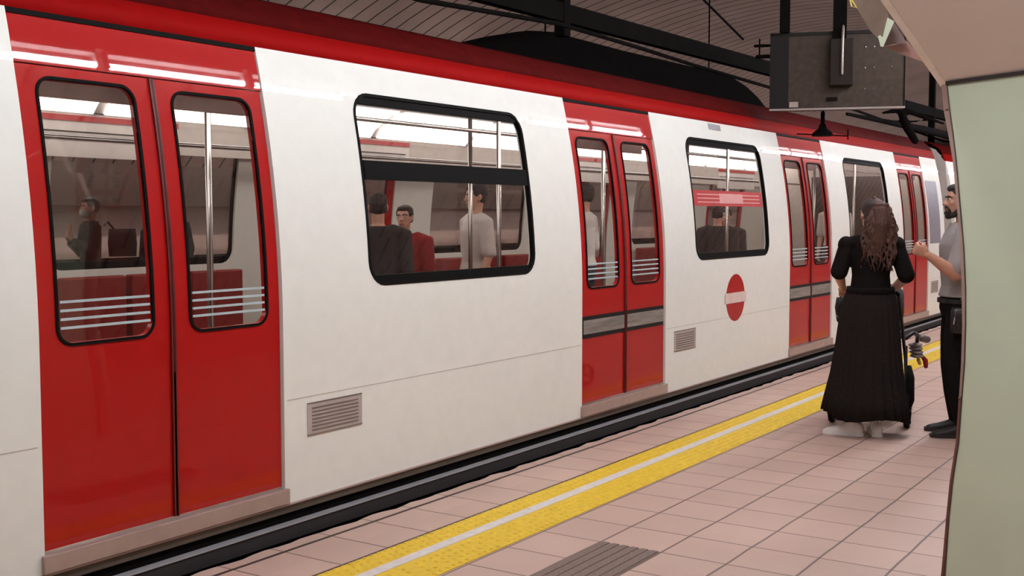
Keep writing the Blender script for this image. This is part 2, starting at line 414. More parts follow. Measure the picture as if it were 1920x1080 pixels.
def body_side(car, xa, xb, doors, wins, far):
    bm = bmesh.new()
    segs = []; x = xa
    for d in doors: segs.append((x, d - 0.645)); x = d + 0.645
    segs.append((x, xb)); g = 0.08
    for a, b in segs:
        ww = [w for w in wins if a < w[0] < b]
        if not ww: grid_rect(bm, a, b, ZB, ZT, 0, far); continue
        w0, w1 = ww[0]
        grid_rect(bm, a, b, ZB, WZ0 - g, 0, far); grid_rect(bm, a, b, WZ1 + g, ZT, 0, far, 1)
        grid_rect(bm, a, w0 - g, WZ0 - g, WZ1 + g, 0, far, 9); grid_rect(bm, w1 + g, b, WZ0 - g, WZ1 + g, 0, far, 9)
        frame_ring(bm, w0, w1, WZ0, WZ1, WR, g, 0, far)
    # white thresholds above the sill between leaves
    o = sheet('body_side', bm, M_WHITE, car, far, 0.045)
    return o
def box_side(bm, x0, x1, z0, z1, o0, o1, far=False, nz=None):
    nz = nz or max(1, int((z1 - z0) / 0.15)); L_ = []
    for k in range(nz + 1):
        z = z0 + (z1 - z0) * k / nz; L_.append([bm.verts.new(side(x, z, o, far)) for x, o in ((x0, o0), (x1, o0), (x1, o1), (x0, o1))])
    for a, b in zip(L_, L_[1:]):
        for i in range(4): bm.faces.new((a[i], a[(i + 1) % 4], b[(i + 1) % 4], b[i]))
    bm.faces.new(L_[0]); bm.faces.new(L_[-1])
def door(car, xc, far, band):
    bm = bmesh.new(); box_side(bm, xc - 0.64, xc + 0.64, 2.115, 2.303, 0.006, 0.05, far, 2)
    obj('door_header', bm, M_RED, car)
    bm = bmesh.new(); box_side(bm, xc - 0.645, xc + 0.645, 2.303, 2.327, 0.001, 0.05, far, 1); obj('door_gutter', bm, M_BLACK, car)
    for sgn in (-1, 1):
        a, b = (xc - 0.635, xc - 0.004) if sgn < 0 else (xc + 0.004, xc + 0.635)
        wa, wb = (a + 0.085, b - 0.10) if sgn < 0 else (a + 0.10, b - 0.085); z0, z1, rr = 1.03, 2.06, 0.06
        bm = bmesh.new(); g = 0.03
        grid_rect(bm, a, b, 0.235, z0 - g, 0.014, far); grid_rect(bm, a, b, z1 + g, 2.11, 0.014, far, 1)
        grid_rect(bm, a, wa - g, z0 - g, z1 + g, 0.014, far, 9); grid_rect(bm, wb + g, b, z0 - g, z1 + g, 0.014, far, 9)
        frame_ring(bm, wa, wb, z0, z1, rr, g, 0.014, far)
        leaf = sheet('door_leaf', bm, M_RED, car, far, 0.026)
        bm = bmesh.new(); frame_ring(bm, wa, wb, z0, z1, rr, 0.012, 0.008, far, False); sheet('glass_seal', bm, M_BLACK, leaf, far, 0.012)
        bm = bmesh.new(); rr_fill(bm, wa, wb, z0, z1, rr, 0.018, far); obj('glass', bm, M_GLASS, leaf)
        bm = bmesh.new()
        for i in range(4): box_side(bm, wa + 0.01, wb - 0.01, 1.085 + 0.034 * i, 1.095 + 0.034 * i, 0.012, 0.0175, far, 1)
        obj('safety_stripes', bm, M_STRIPE, leaf)
        e = b if sgn < 0 else a
        bm = bmesh.new(); box_side(bm, e - 0.009, e + 0.009, 0.235, 2.11, 0.003, 0.03, far); obj('edge_rubber', bm, M_BLACK if False else mat('dark_red_rubber', (96, 14, 12), 0.5), leaf)
        if band and not far:
            bm = bmesh.new(); box_side(bm, a + 0.01, b - 0.012, 0.685, 0.835, 0.008, 0.013, far, 1); bd = obj('door_band', bm, M_DARK, leaf)
            bm = bmesh.new(); box_side(bm, a + 0.02, b - 0.02, 0.712, 0.808, 0.005, 0.008, far, 1)
            obj('band_panel', bm, mat('band_grey', (128, 120, 114), 0.5, noise=0.35, scale=4, stretch=(1, 1, 14)), bd)
def gauge_wall(car, xa, xb, doors, wins):
    pass
def metro_car(xa, xb, doors, wins, label, detail=True):
    car = thing('metro_carriage', label, 'train', ((xa + xb) / 2, YMID, -1.2))
    car.location = (0, 0, 0)
    for far in (False, True):
        body_side(car, xa, xb, doors, wins, far)
        for i, (a, b) in enumerate(wins):
            bm = bmesh.new(); frame_ring(bm, a + 0.012, b - 0.012, WZ0 + 0.012, WZ1 - 0.012, WR, 0.018, -0.003, far, False)
            w = sheet('side_window', bm, M_BLACK, car, far, 0.03)
            bm = bmesh.new(); rr_fill(bm, a + 0.01, b - 0.01, WZ0 + 0.01, WZ1 - 0.01, WR, 0.012, far); obj('pane', bm, M_GLASS, w)
            bm = bmesh.new(); box_side(bm, a + 0.05, b - 0.05, WZ0 + 0.012, WZ0 + 0.05, 0.004, 0.03, far, 1); obj('lower_seal', bm, M_BLACK, w)
            bm = bmesh.new(); box_side(bm, a + 0.05, b - 0.05, WZ1 - 0.055, WZ1 - 0.012, 0.004, 0.03, far, 1); obj('upper_seal', bm, M_BLACK, w)
            if i == 1 and not far and detail:
                bm = bmesh.new(); box_side(bm, a + 0.02, b - 0.02, 1.715, 1.815, -0.002, 0.03, far, 1); obj('hopper_bar', bm, M_BLACK, w)
            if i == 2 and not far and detail:
                bm = bmesh.new(); box_side(bm, a + 0.03, b - 0.08, 1.605, 1.735, 0.004, 0.011, far, 1); st = obj('red_sticker', bm, mat('sticker_red', (178, 24, 24), 0.5), w)
                bm = bmesh.new()
                for k in range(3):
                    z = 1.632 + 0.032 * k
                    box_side(bm, a + 0.10, b - 0.16, z, z + 0.010, 0.002, 0.004, far, 1)
                box_side(bm, a + 0.55, b - 0.55, 1.628, 1.712, 0.002, 0.004, far, 1)
                obj('sticker_print', bm, mat('sticker_print', (214, 150, 146), 0.5), st)
        for k, d in enumerate(doors): door(car, d, far, k in (1, 2))
        # sill, step and lower fairing
        s = -1 if not far else 1
        def yb(a, b): return (a, b) if not far else (2 * YMID - b, 2 * YMID - a)
        for d in doors:
            y0, y1 = yb(3.868, 3.95); box('door_sill', (d - 0.66, y0, 0.152), (d + 0.66, y1, 0.224), M_SILL, car, bevel=0.004)
        y0, y1 = yb(3.878, 3.95); box('sill_strip', (xa, y0, 0.140), (xb, y1, 0.150), M_SILL, car, bevel=0.003)
        y0, y1 = yb(3.889, 4.0); box('step_board', (xa, y0, 0.102), (xb, y1, 0.140), M_BROWNST, car, bevel=0.003)
        y0, y1 = yb(3.905, 4.0); box('recess', (xa, y0, 0.056), (xb, y1, 0.102), M_SOOT, car)
        y0, y1 = yb(3.856, 3.91); box('bottom_rail', (xa, y0, 0.049), (xb, y1, 0.056), mat('worn_rail', (170, 166, 168), 0.4, metal=0.3), car, bevel=0.002)
        y0, y1 = yb(3.862, 4.0); box('lower_fairing', (xa, y0, -0.02), (xb, y1, 0.049), mat('fairing_grey', (48, 44, 45), 0.6), car)
        y0, y1 = yb(3.875, 4.0); box('under_skirt', (xa, y0, -0.45), (xb, y1, -0.02), M_SOOT, car)
        # cant rail (curved red band) and roof edge
        pr = [(3.887 + 0.0935 * 1.325 ** 2, 2.325), (4.070, 2.38), (4.095, 2.44), (4.13, 2.50), (4.19, 2.555), (4.27, 2.60), (4.36, 2.63)]
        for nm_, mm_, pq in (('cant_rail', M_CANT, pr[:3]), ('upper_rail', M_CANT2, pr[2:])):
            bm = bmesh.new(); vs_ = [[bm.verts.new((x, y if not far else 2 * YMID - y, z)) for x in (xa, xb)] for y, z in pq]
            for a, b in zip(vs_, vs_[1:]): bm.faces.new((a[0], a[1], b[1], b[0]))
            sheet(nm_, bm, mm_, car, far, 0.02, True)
    # roof
    bm = bmesh.new(); ys = [(4.36, 2.63), (4.5, 2.665), (4.8, 2.70), (5.28, 2.715)]; ys += [(2 * YMID - y, z) for y, z in ys[::-1][1:]]
    vs_ = [[bm.verts.new((x, y, z)) for x in (xa, xb)] for y, z in ys]
    for a, b in zip(vs_, vs_[1:]): bm.faces.new((a[0], a[1], b[1], b[0]))
    obj('roof', bm, M_ROOF, car, smooth=True, solid=0.03)
    bm = bmesh.new()
    bm.free()
    for x in (xa, xb):
        bm = bmesh.new(); add_prism(bm, [(x - 0.02, y, z) for y, z in ((3.93, .12), (3.93, 1.2), (4.05, 2.3), (4.2, 2.5), (4.5, 2.62), (6.06, 2.62), (6.36, 2.5), (6.51, 2.3), (6.63, 1.2), (6.63, .12), (5.85, .12), (5.85, 2.1), (4.75, 2.1), (4.75, .12))], (0.04, 0, 0))
        obj('end_wall', bm, M_INWALL, car)
    # inside
    box('interior_floor', (xa, 3.94, 0.12), (xb, 2 * YMID - 3.94, 0.18), M_INFLOOR, car)
    box('underframe', (xa, 4.0, -0.6), (xb, 2 * YMID - 4.0, 0.12), M_SOOT, car)
    box('interior_ceiling', (xa, 4.62, 2.40), (xb, 2 * YMID - 4.62, 2.43), M_INCEIL, car)
    for far in (False, True):
        bm = bmesh.new(); prf = [(4.16, 2.19), (4.21, 2.27), (4.39, 2.375), (4.62, 2.40), (4.62, 2.42), (4.12, 2.42), (4.12, 2.19)]
        P = [(xa, y if not far else 2 * YMID - y, z) for y, z in prf]; add_prism(bm, P, (xb - xa, 0, 0)); obj('light_cove', bm, M_INCEIL, car)
        x = xa + 0.25
        while x < xb - 1.3:
            bm = bmesh.new(); prf = [(4.165, 2.19), (4.22, 2.26), (4.40, 2.365), (4.50, 2.39), (4.50, 2.375), (4.41, 2.35), (4.235, 2.245), (4.18, 2.18)]
            P = [(x, y if not far else 2 * YMID - y, z) for y, z in prf]; add_prism(bm, P, (1.28, 0, 0)); obj('light_diffuser', bm, M_CTUBE, car); x += 1.37
        # line-map panels over the doors
        for d in (doors if not far else []):
            y0, y1 = (4.09, 4.11) if not far else (2 * YMID - 4.13, 2 * YMID - 4.10)
            bm = bmesh.new(); add_box(bm, (d - 0.62, y0, 2.0), (d + 0.62, y1, 2.16)); mp = obj('line_map', bm, mat('map_panel', (222, 212, 206), 0.5), car)
            if False:
                box('map_line', (d - 0.6, y0 - 0.004, 2.125), (d + 0.6, y0 - 0.0005, 2.155), M_RED, mp)
                for k in range(3): box('map_line', (d - 0.58, y0 - 0.004, 2.05 + 0.018 * k), (d + 0.55, y0 - 0.0005, 2.054 + 0.018 * k), M_DARK, mp)
        if far:
            box('overhead_fascia', (xa + 0.03, 6.435, 1.95), (xb - 0.03, 6.46, 2.185), M_INWALL, car)
            for d in [4.8] * detail + [d_ for d_ in doors if d_ > 5]:
                mp = box('line_map', (d - 0.66, 6.415, 1.90), (d + 0.66, 6.434, 2.17), mat('map_panel', (222, 212, 206), 0.5), car)
                box('map_line', (d - 0.66, 6.409, 2.13), (d + 0.66, 6.4145, 2.168), M_RED, mp)
                for k in range(3): box('map_line', (d - 0.62, 6.411, 2.01 + 0.025 * k), (d + 0.60, 6.4145, 2.016 + 0.025 * k), M_DARK, mp)
        # bench seats under the windows
        for a, b in wins:
            for k in range(3):
                xs = a + 0.03 + (b - a) / 3 * k; xe = xs + (b - a) / 3 - 0.05
                bm = bmesh.new()
                q = lambda y: y if not far else 2 * YMID - y
                def bx(ya, yb_, za, zb): add_box(bm, (xs, min(q(ya), q(yb_)), za), (xe, max(q(ya), q(yb_)), zb))
                bx(4.0, 4.45, 0.58, 0.64); bx(3.98, 4.06, 0.62, 1.12); bx(4.05, 4.2, 0.18, 0.58)
                obj('bench_seat', bm, M_SEAT if far else mat('seat_grey', (70, 64, 66), 0.6), car, bevel=0.012)
    # steel grab poles and rails
    for d in doors:
        for dx in (-0.75, 0.75):
            bm = bmesh.new(); add_limb(bm, [(d + dx, 4.5, 0.18), (d + dx, 4.5, 2.38)], 0.017, 10, False); obj('grab_pole', bm, M_STEEL, car, smooth=True)
        bm = bmesh.new(); add_limb(bm, [(d, YMID, 0.18), (d, YMID, 2.40)], 0.017, 10, False); obj('grab_pole', bm, M_STEEL, car, smooth=True)
    for y in (4.7, 2 * YMID - 4.7):
        bm = bmesh.new(); zr = 2.12 if y < YMID else 1.98; add_limb(bm, [(xa + 0.1, y, zr), (xb - 0.1, y, zr)], 0.014, 8, False); obj('hand_rail', bm, M_STEEL, car, smooth=True)
    # vent grilles, seam lines, emblem
    for d in doors:
        bm = bmesh.new(); box_side(bm, d + 0.80, d + 1.20, 0.46, 0.61, -0.004, 0.001, False, 1); vg = obj('vent_grille', bm, mat('vent_grey', (176, 164, 158), 0.5), car)
        bm = bmesh.new()
        for k in range(7): box_side(bm, d + 0.83, d + 1.17, 0.475 + 0.018 * k, 0.482 + 0.018 * k, -0.006, -0.003, False, 1)
        for k in (0.455, 0.61): box_side(bm, d + 0.80, d + 1.20, k, k + 0.005, -0.006, 0.001, False, 1)
        obj('vent_slats', bm, mat('vent_slat', (120, 106, 100), 0.5), vg)
    bm = bmesh.new()
    segs = []; x = xa
    for d in doors: segs.append((x, d - 0.645)); x = d + 0.645
    segs.append((x, xb))
    for a, b in segs:
        for z in (0.645,): box_side(bm, a + 0.02, b - 0.02, z, z + 0.004, -0.0012, 0.001, False, 1)
    obj('seam_line', bm, mat('seam_grey', (196, 186, 178), 0.6), car)
    if detail:
        xc = 9.42; zc = 0.81; rr = 0.205
        bm = bmesh.new(); ring = [(xc + rr * math.cos(2 * math.pi * i / 48), zc + rr * math.sin(2 * math.pi * i / 48)) for i in range(48)]
        a = [bm.verts.new(side(x, z, -0.003)) for x, z in ring]; b = [bm.verts.new(side(x, z, 0.0)) for x, z in ring]
        bm.faces.new(a); bm.faces.new(b)
        for i in range(48): bm.faces.new((a[i], a[(i + 1) % 48], b[(i + 1) % 48], b[i]))
        em = obj('round_emblem', bm, M_RED, car); em['label'] = 'red round emblem with a pale crossbar'
        bm = bmesh.new(); box_side(bm, xc - 0.235, xc + 0.235, zc - 0.045, zc + 0.045, -0.006, -0.003, False, 1); obj('emblem_bar', bm, mat('emblem_bar', (224, 200, 192), 0.5), em)
        bm = bmesh.new(); box_side(bm, 16.25, 16.85, 1.14, 2.0, -0.004, 0.0, False); obj('end_panel', bm, mat('blue_grey_panel', (132, 126, 136), 0.4), car)
        bm = bmesh.new(); box_side(bm, 9.15, 9.40, 2.26, 2.31, -0.004, 0.0, False, 1); obj('number_plate', bm, mat('grey_marking', (150, 146, 150), 0.5), car)
    return car
CAR1 = metro_car(-0.9, 17.1, [3.27, 7.39, 11.42, 15.55], [(0.3, 1.9), (4.55, 6.15), (8.60, 10.22), (12.70, 14.3)],
          'white and red metro carriage with red double doors filling the platform edge')
CAR2 = metro_car(17.75, 27.0, [20.2, 24.3], [(21.6, 23.2)], 'next white and red metro carriage beyond the dark coupling gap, at the far end', False)
g = thing('gangway', 'dark folded rubber gangway between the two metro carriages', 'gangway', (17.42, YMID, 0.2))
bm = bmesh.new()
for k in range(6):
    x = -0.27 + 0.09 * k + 0.02; w = 1.0 + (0.04 if k % 2 else 0)
    add_box(bm, (x, -w, 0.0), (x + 0.06, w, 2.2))
obj('bellows', bm, M_SOOT, g)

# ------------------------------------------------------------------ passage wall end on the right (curved profile)
PP = Vector((4.97, 1.1, 0)); DD = Vector((.53, .848, 0)).normalized(); NN = DD.cross(Vector((0, 0, 1)))
NB = DD.cross(Vector((0, 0, 1)))             # points away from camera or towards; fixed below
if NB.dot(ray(1800, 500)) < 0: NB = -NB      # NB: away from camera
OUT = [(1765, 160), (1769, 205), (1777, 247), (1786, 298), (1789, 330), (1795, 400), (1801, 470), (1803, 540), (1804, 610), (1802, 680), (1798, 745), (1792, 830), (1781, 900), (1774, 970), (1768, 1040), (1764, 1084), (1763.5, 1093)]
GRN = [(1776, 160), (1781, 205), (1787, 247), (1793, 298), (1796, 330), (1802, 400), (1808, 470), (1811, 540), (1811, 610), (1809, 680), (1804, 745), (1798, 830), (1787, 900), (1780, 970), (1775, 1040), (1772, 1084), (1772, 1093)]
def pp(p, n=NB, P=PP): return at_plane(p[0], p[1], P, n)
og = [pp(p) for p in OUT]; gg = [pp(p) for p in GRN]
for l in (og, gg): l[-1].z = 0.0; l[0].z = 2.07
far_r = [Vector((PP + DD * -1.9).to_tuple()[:2] + (0,)), Vector((PP + DD * -1.9).to_tuple()[:2] + (2.07,))]
bm = bmesh.new(); add_prism(bm, gg + [far_r[0], far_r[1]], NB * 0.12); struct('wall_right', bm, M_GREEN)
# metal edge strip
bm = bmesh.new(); add_prism(bm, og + gg[::-1], NB * 0.14)
ed = struct('trim_7', bm, M_TRIM)
# rusty kick portion over the lower edge strip, thin and raised
bm = bmesh.new(); lo = [i for i in range(10, 17)]
q = [a.lerp(b, 0.12) - NB * 0.003 for a, b in zip(og, gg)]; q2 = [a.lerp(b, 0.75) - NB * 0.003 for a, b in zip(og, gg)]
add_prism(bm, [q[i] for i in lo] + [q2[i] for i in lo[::-1]], NB * 0.02); struct('trim_8', bm, M_TRIMR)
# thin inner bead
bm = bmesh.new(); add_limb(bm, [v - NB * 0.002 for v in gg], 0.0028, 6, False); struct('trim_9', bm, mat('bead_dark', (80, 66, 58), 0.5))
# rivets on the strip
rv = []
for i in (1, 10):
    bm = bmesh.new(); c = og[i].lerp(gg[i], 0.5) - NB * 0.004; add_ball(bm, c, 0.006, 8, 6)
    rv.append(tag(obj('rivet', bm, M_STEEL), 'small silver rivet in the ' + ('top' if i == 1 else 'lower part') + ' of the metal edge strip beside the green wall', 'rivet', 'rivets in the edge strip'))
# upper beige panel, leaning towards the platform and the viewer
TT = (gg[0] + og[0]) / 2
tiltn = Vector((NB.x, NB.y, 0)).normalized() * math.cos(R(42)) + Vector((0, 0, 1)) * math.sin(R(42))
PB = gg[0] + Vector((0, 0, 0.012))
bl = [at_plane(x, y, PB, tiltn) for x, y in ((1776, 158), (1722, 80), (1668, 0), (1600, -100), (1560, -160))]
br = [at_plane(x, y, PB, tiltn) for x, y in ((2250, -160), (2250, 96))]
bm = bmesh.new(); add_prism(bm, bl + br, tiltn * 0.05); struct('wall_right_upper', bm, M_BEIGE)
bo = [at_plane(x, y, PB, tiltn) for x, y in ((1764, 163), (1735, 122), (1700, 72), (1645, -8), (1575, -100), (1535, -160))]
bi = [at_plane(x, y, PB, tiltn) for x, y in ((1773, 158), (1748, 121), (1713, 70), (1660, -8), (1598, -100), (1558, -160))]
bi = [at_plane(x, y, PB, tiltn) for x, y in ((1775, 158), (1750, 121), (1715, 70), (1661, -8), (1599, -100), (1559, -160))]
bm = bmesh.new(); add_prism(bm, bo + bi[::-1], tiltn * 0.09); struct('trim_10', bm, mat('beige_edge', (240, 222, 206), 0.4, noise=0.08))
# dark shadow joint between beige and green
bm = bmesh.new(); add_prism(bm, [gg[0] - NB * 0.01 + Vector((0, 0, -0.003)), gg[0] - NB * 0.01 + Vector((0, 0, 0.012)), far_r[1] - NB * 0.01 + Vector((0, 0, 0.012)), far_r[1] - NB * 0.01 + Vector((0, 0, -0.003))], NB * 0.1)
struct('trim_11', bm, mat('joint_dark', (44, 34, 30), 0.6))
# side return of the passage lining (runs along the platform behind the edge)
bm = bmesh.new()
for a, b in zip(og, og[1:]):
    va = [bm.verts.new(p) for p in (a + NB * 0.13, b + NB * 0.13, b + NB * 0.4 + Vector((0, -0.15, 0)), a + NB * 0.4 + Vector((0, -0.15, 0)))]; bm.faces.new(va)
struct('wall_right_return', bm, M_BEIGE, solid=0.02)
# lamp trough behind the beige lining
tr = thing('light_trough', 'dark sloping light trough with pale green end, hanging beside the beige ceiling lining', 'trough', at_depth(1650, 40, 6.0))
def tp(pts, dp, nm, m, th, off=0.0):
    bm = bmesh.new(); P = [at_depth(x, y, dp + off) - tr.location for x, y in pts]; add_prism(bm, P, ray(1650, 40).normalized() * th); return obj(nm, bm, m, tr)
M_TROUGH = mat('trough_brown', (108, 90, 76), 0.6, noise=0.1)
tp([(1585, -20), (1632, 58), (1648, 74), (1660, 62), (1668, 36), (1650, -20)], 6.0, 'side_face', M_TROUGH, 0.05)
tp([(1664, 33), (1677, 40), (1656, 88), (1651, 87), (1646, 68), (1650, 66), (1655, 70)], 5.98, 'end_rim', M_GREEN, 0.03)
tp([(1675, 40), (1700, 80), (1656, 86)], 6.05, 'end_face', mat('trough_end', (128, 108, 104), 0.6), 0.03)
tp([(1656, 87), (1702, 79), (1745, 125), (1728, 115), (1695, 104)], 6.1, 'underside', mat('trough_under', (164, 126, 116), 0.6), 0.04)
bm = bmesh.new(); add_limb(bm, [at_depth(x, y, 6.0) for x, y in ((1593, -4), (1597, 12), (1606, 15), (1599, 3), (1594, -2))], 0.004, 6); 
tag(obj('yellow_tag', bm, mat('tag_yellow', (220, 200, 110), 0.5)), 'small pale yellow loop hanging at the top by the dark trough', 'tag')

# ------------------------------------------------------------------ hanging display box, conduits, cables
ang = math.atan2(-1.18, 0.39)
bxc = Vector((10.52, 3.38, 0)); BW, BH, BD = 1.20, 0.70, 0.26
db = thing('display_box', 'dark riveted back of a display box hanging over the platform edge', 'display', (bxc.x, bxc.y, 2.51))
# local axes: x = width (towards the right of the photo), y = away
db.rotation_euler = (0, 0, math.atan2(-0.948, 0.317))
M_BOX = mat('display_box_brown', (66, 55, 47), 0.7, noise=0.2, scale=20, spec=0.2)
bm = bmesh.new(); add_box(bm, (-BW / 2, 0, 0), (BW / 2, BD, BH)); obj('housing', bm, M_BOX, db, bevel=0.006)
bm = bmesh.new(); add_box(bm, (-BW / 2, -0.012, 0.0), (-BW / 2 + 0.17, 0.0, BH)); add_box(bm, (-BW / 2, -0.012, BH - 0.03), (BW / 2 - 0.2, 0.0, BH)); obj('left_shade', bm, M_DARK, db)  # shade of the post put in as a dark sheet, with a top strip
bm = bmesh.new(); add_box(bm, (-0.06, -0.10, 0.2), (0.14, -0.001, 0.62)); obj('mounting_plate', bm, mat('plate_dark_brown', (40, 33, 29), 0.7, spec=0.15), db, bevel=0.005)
for z in (0.11, 0.30, 0.49):
    for x in (0.27, 0.345, 0.5):
        bm = bmesh.new(); add_ball(bm, (x - 0.02, -0.002, z + 0.06), (0.010, 0.007, 0.010), 8, 6); obj('rivet', bm, M_STEEL, db)
bm = bmesh.new(); add_box(bm, (-0.42, -0.018, 0.015), (-0.34, -0.01, 0.065)); obj('small_plate', bm, mat('pale_plate', (170, 150, 140), 0.5), db)
bm = bmesh.new(); add_box(bm, (-0.09, -0.018, 0.07), (0.01, -0.0, 0.10)); obj('latch', bm, M_BLACK, db)
bm = bmesh.new(); add_box(bm, (-BW / 2, -0.02, -0.012), (BW / 2, 0.02, 0.004)); obj('bottom_lip', bm, mat('lip_grey', (150, 138, 130), 0.4), db)
bm = bmesh.new(); add_box(bm, (BW / 2 - 0.015, -0.006, 0.0), (BW / 2 - 0.003, -0.0, BH)); obj('right_groove', bm, M_BLACK, db)
bm = bmesh.new(); add_limb(bm, [(0.045, -0.11, 0.30), (0.045, -0.11, 0.60), (0.05, -0.05, 0.74)], 0.013, 8); obj('conduit', bm, mat('conduit_grey', (150, 138, 128), 0.4, metal=0.5), db, smooth=True)
for x, w in ((-0.47, 0.045), (0.02, 0.06)):
    bm = bmesh.new(); add_box(bm, (x - w, -0.06, BH - (0.0 if x < 0 else 0.42)), (x + w, 0.06 if x < 0 else -0.012, 1.96)); obj('hanger_post', bm, M_SOOT, db)
bm = bmesh.new(); add_limb(bm, [(-0.70, 0.05, 0.50), (-0.70, 0.05, 0.66)], 0.008, 6); add_limb(bm, [(-0.74, 0.05, 0.60), (-0.60, 0.05, 0.60)], 0.014, 6); add_limb(bm, [(-0.72, 0.05, 0.50), (-0.60, 0.05, 0.50)], 0.018, 6)
obj('side_bracket', bm, M_SOOT, db)
ls = thing('loudspeaker', 'small black horn speaker hanging under the display box', 'speaker', (10.66, 3.55, 2.27))
bm = bmesh.new(); add_loft(bm, [((0, 0, 0.0), (0.10, 0, 0), (0, 0.10, 0)), ((0, 0, 0.03), (0.09, 0, 0), (0, 0.09, 0)), ((0, 0, 0.07), (0.04, 0, 0), (0, 0.04, 0)), ((0, 0, 0.11), (0.028, 0, 0), (0, 0.028, 0))], 16); obj('horn', bm, M_SOOT, ls)
bm = bmesh.new(); add_limb(bm, [(0, 0, 0.09), (0, 0, 0.215)], 0.02, 8); obj('stem', bm, M_SOOT, ls)
bm = bmesh.new(); add_limb(bm, [(-0.13, 0.2, 0.02), (0.13, -0.2, 0.0)], 0.006, 6); add_limb(bm, [(0.13, -0.2, -0.03), (0.13, -0.2, 0.06)], 0.006, 6); obj('mounting_rod', bm, M_SOOT, ls)

cb = thing('cable_beam', 'thick black cable beam running overhead along the track', 'beam', (12, 4.6, 3.1))
bm = bmesh.new(); add_prism(bm, [(-10, -0.04, -0.14), (-10, 0.04, -0.14), (-10, 0.04, 0.0), (-10, -0.04, 0.0)], (24, 0, 0.19)); obj('beam', bm, M_SOOT, cb)
def vz(y): return ZV + math.sqrt(RV * RV - (y - YV) ** 2)
for x, lo_ in ((7.66, 2.90), (19.15, 2.58)):
    bm = bmesh.new(); add_box(bm, (x - 12 - 0.045, -0.045, lo_ - 3.1), (x - 12 + 0.045, 0.045, vz(4.6) - 3.1)); obj('hanger_post', bm, M_SOOT, cb)
def cable(name, pts, r, label, cat='cable'):
    bm = bmesh.new(); add_limb(bm, pts, r, 8); return tag(obj(name, bm, M_SOOT, smooth=True), label, cat)
cable('overhead_cable', [(1.0, 4.4, 2.9), (5.646, 4.4, 2.846), (7.29, 4.4, 2.926), (8.57, 4.4, 2.905), (9.62, 4.4, 2.879), (11.46, 4.4, 2.853), (14.4, 4.4, 2.84), (19.1, 4.4, 2.70), (26, 4.4, 2.9)], 0.017, 'thin black sagging cable just under the thick overhead beam')
cable('overhead_cable', [(12.0, 4.9, 3.45), (10.6, 4.9, 3.8), (9.0, 4.9, 4.1), (6, 4.9, 4.4)], 0.012, 'thin black cable rising to the ceiling above the display box')
# far tangle of black brackets over the train roof
bm = bmesh.new(); q = [at_depth(x, y, 15.0) for x, y in ((1655, 212), (1690, 205), (1730, 218), (1770, 232))]
add_limb(bm, q, [0.02, 0.045, 0.03, 0.02], 8); add_limb(bm, [at_depth(x, y, 15.0) for x, y in ((1690, 212), (1700, 238), (1716, 264))], [0.05, 0.06, 0.05], 8)
add_limb(bm, [at_depth(x, y, 15.0) for x, y in ((1660, 226), (1700, 228), (1742, 226))], 0.016, 6)
tag(remesh('cable_bracket', bm, M_SOOT, None, 0.02, 2), 'twisted black cable bracket above the far end of the train roof', 'bracket')
bm = bmesh.new(); add_limb(bm, [(13.8, 4.3, 2.74), (15.5, 4.3, 2.76), (17.5, 4.3, 2.78), (19.0, 4.3, 2.78), (22, 4.3, 2.78)], [0.02, 0.035, 0.055, 0.06, 0.05], 8)
tag(obj('cable_bundle', bm, M_SOOT, smooth=True), 'thick black cable bundle lying along the far train roof line', 'cable')
# big solid black hump between the tracks
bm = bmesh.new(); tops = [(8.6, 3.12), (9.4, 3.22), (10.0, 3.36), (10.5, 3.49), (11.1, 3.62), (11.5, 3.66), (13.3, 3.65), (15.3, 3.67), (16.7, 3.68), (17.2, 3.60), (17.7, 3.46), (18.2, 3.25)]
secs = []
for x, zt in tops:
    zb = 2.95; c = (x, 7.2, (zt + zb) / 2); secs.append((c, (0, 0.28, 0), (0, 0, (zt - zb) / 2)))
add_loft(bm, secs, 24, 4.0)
du = thing('black_hump', 'large black humped form rising above the train roof between the tracks', 'hump', (0, 0, 0))
obj('hump', bm, M_SOOT, du, smooth=True)
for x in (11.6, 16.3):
    bm = bmesh.new(); add_limb(bm, [(x, 7.2, 3.6), (x, 7.2, vz(7.2))], 0.012, 6); obj('suspension_rod', bm, M_SOOT, du)


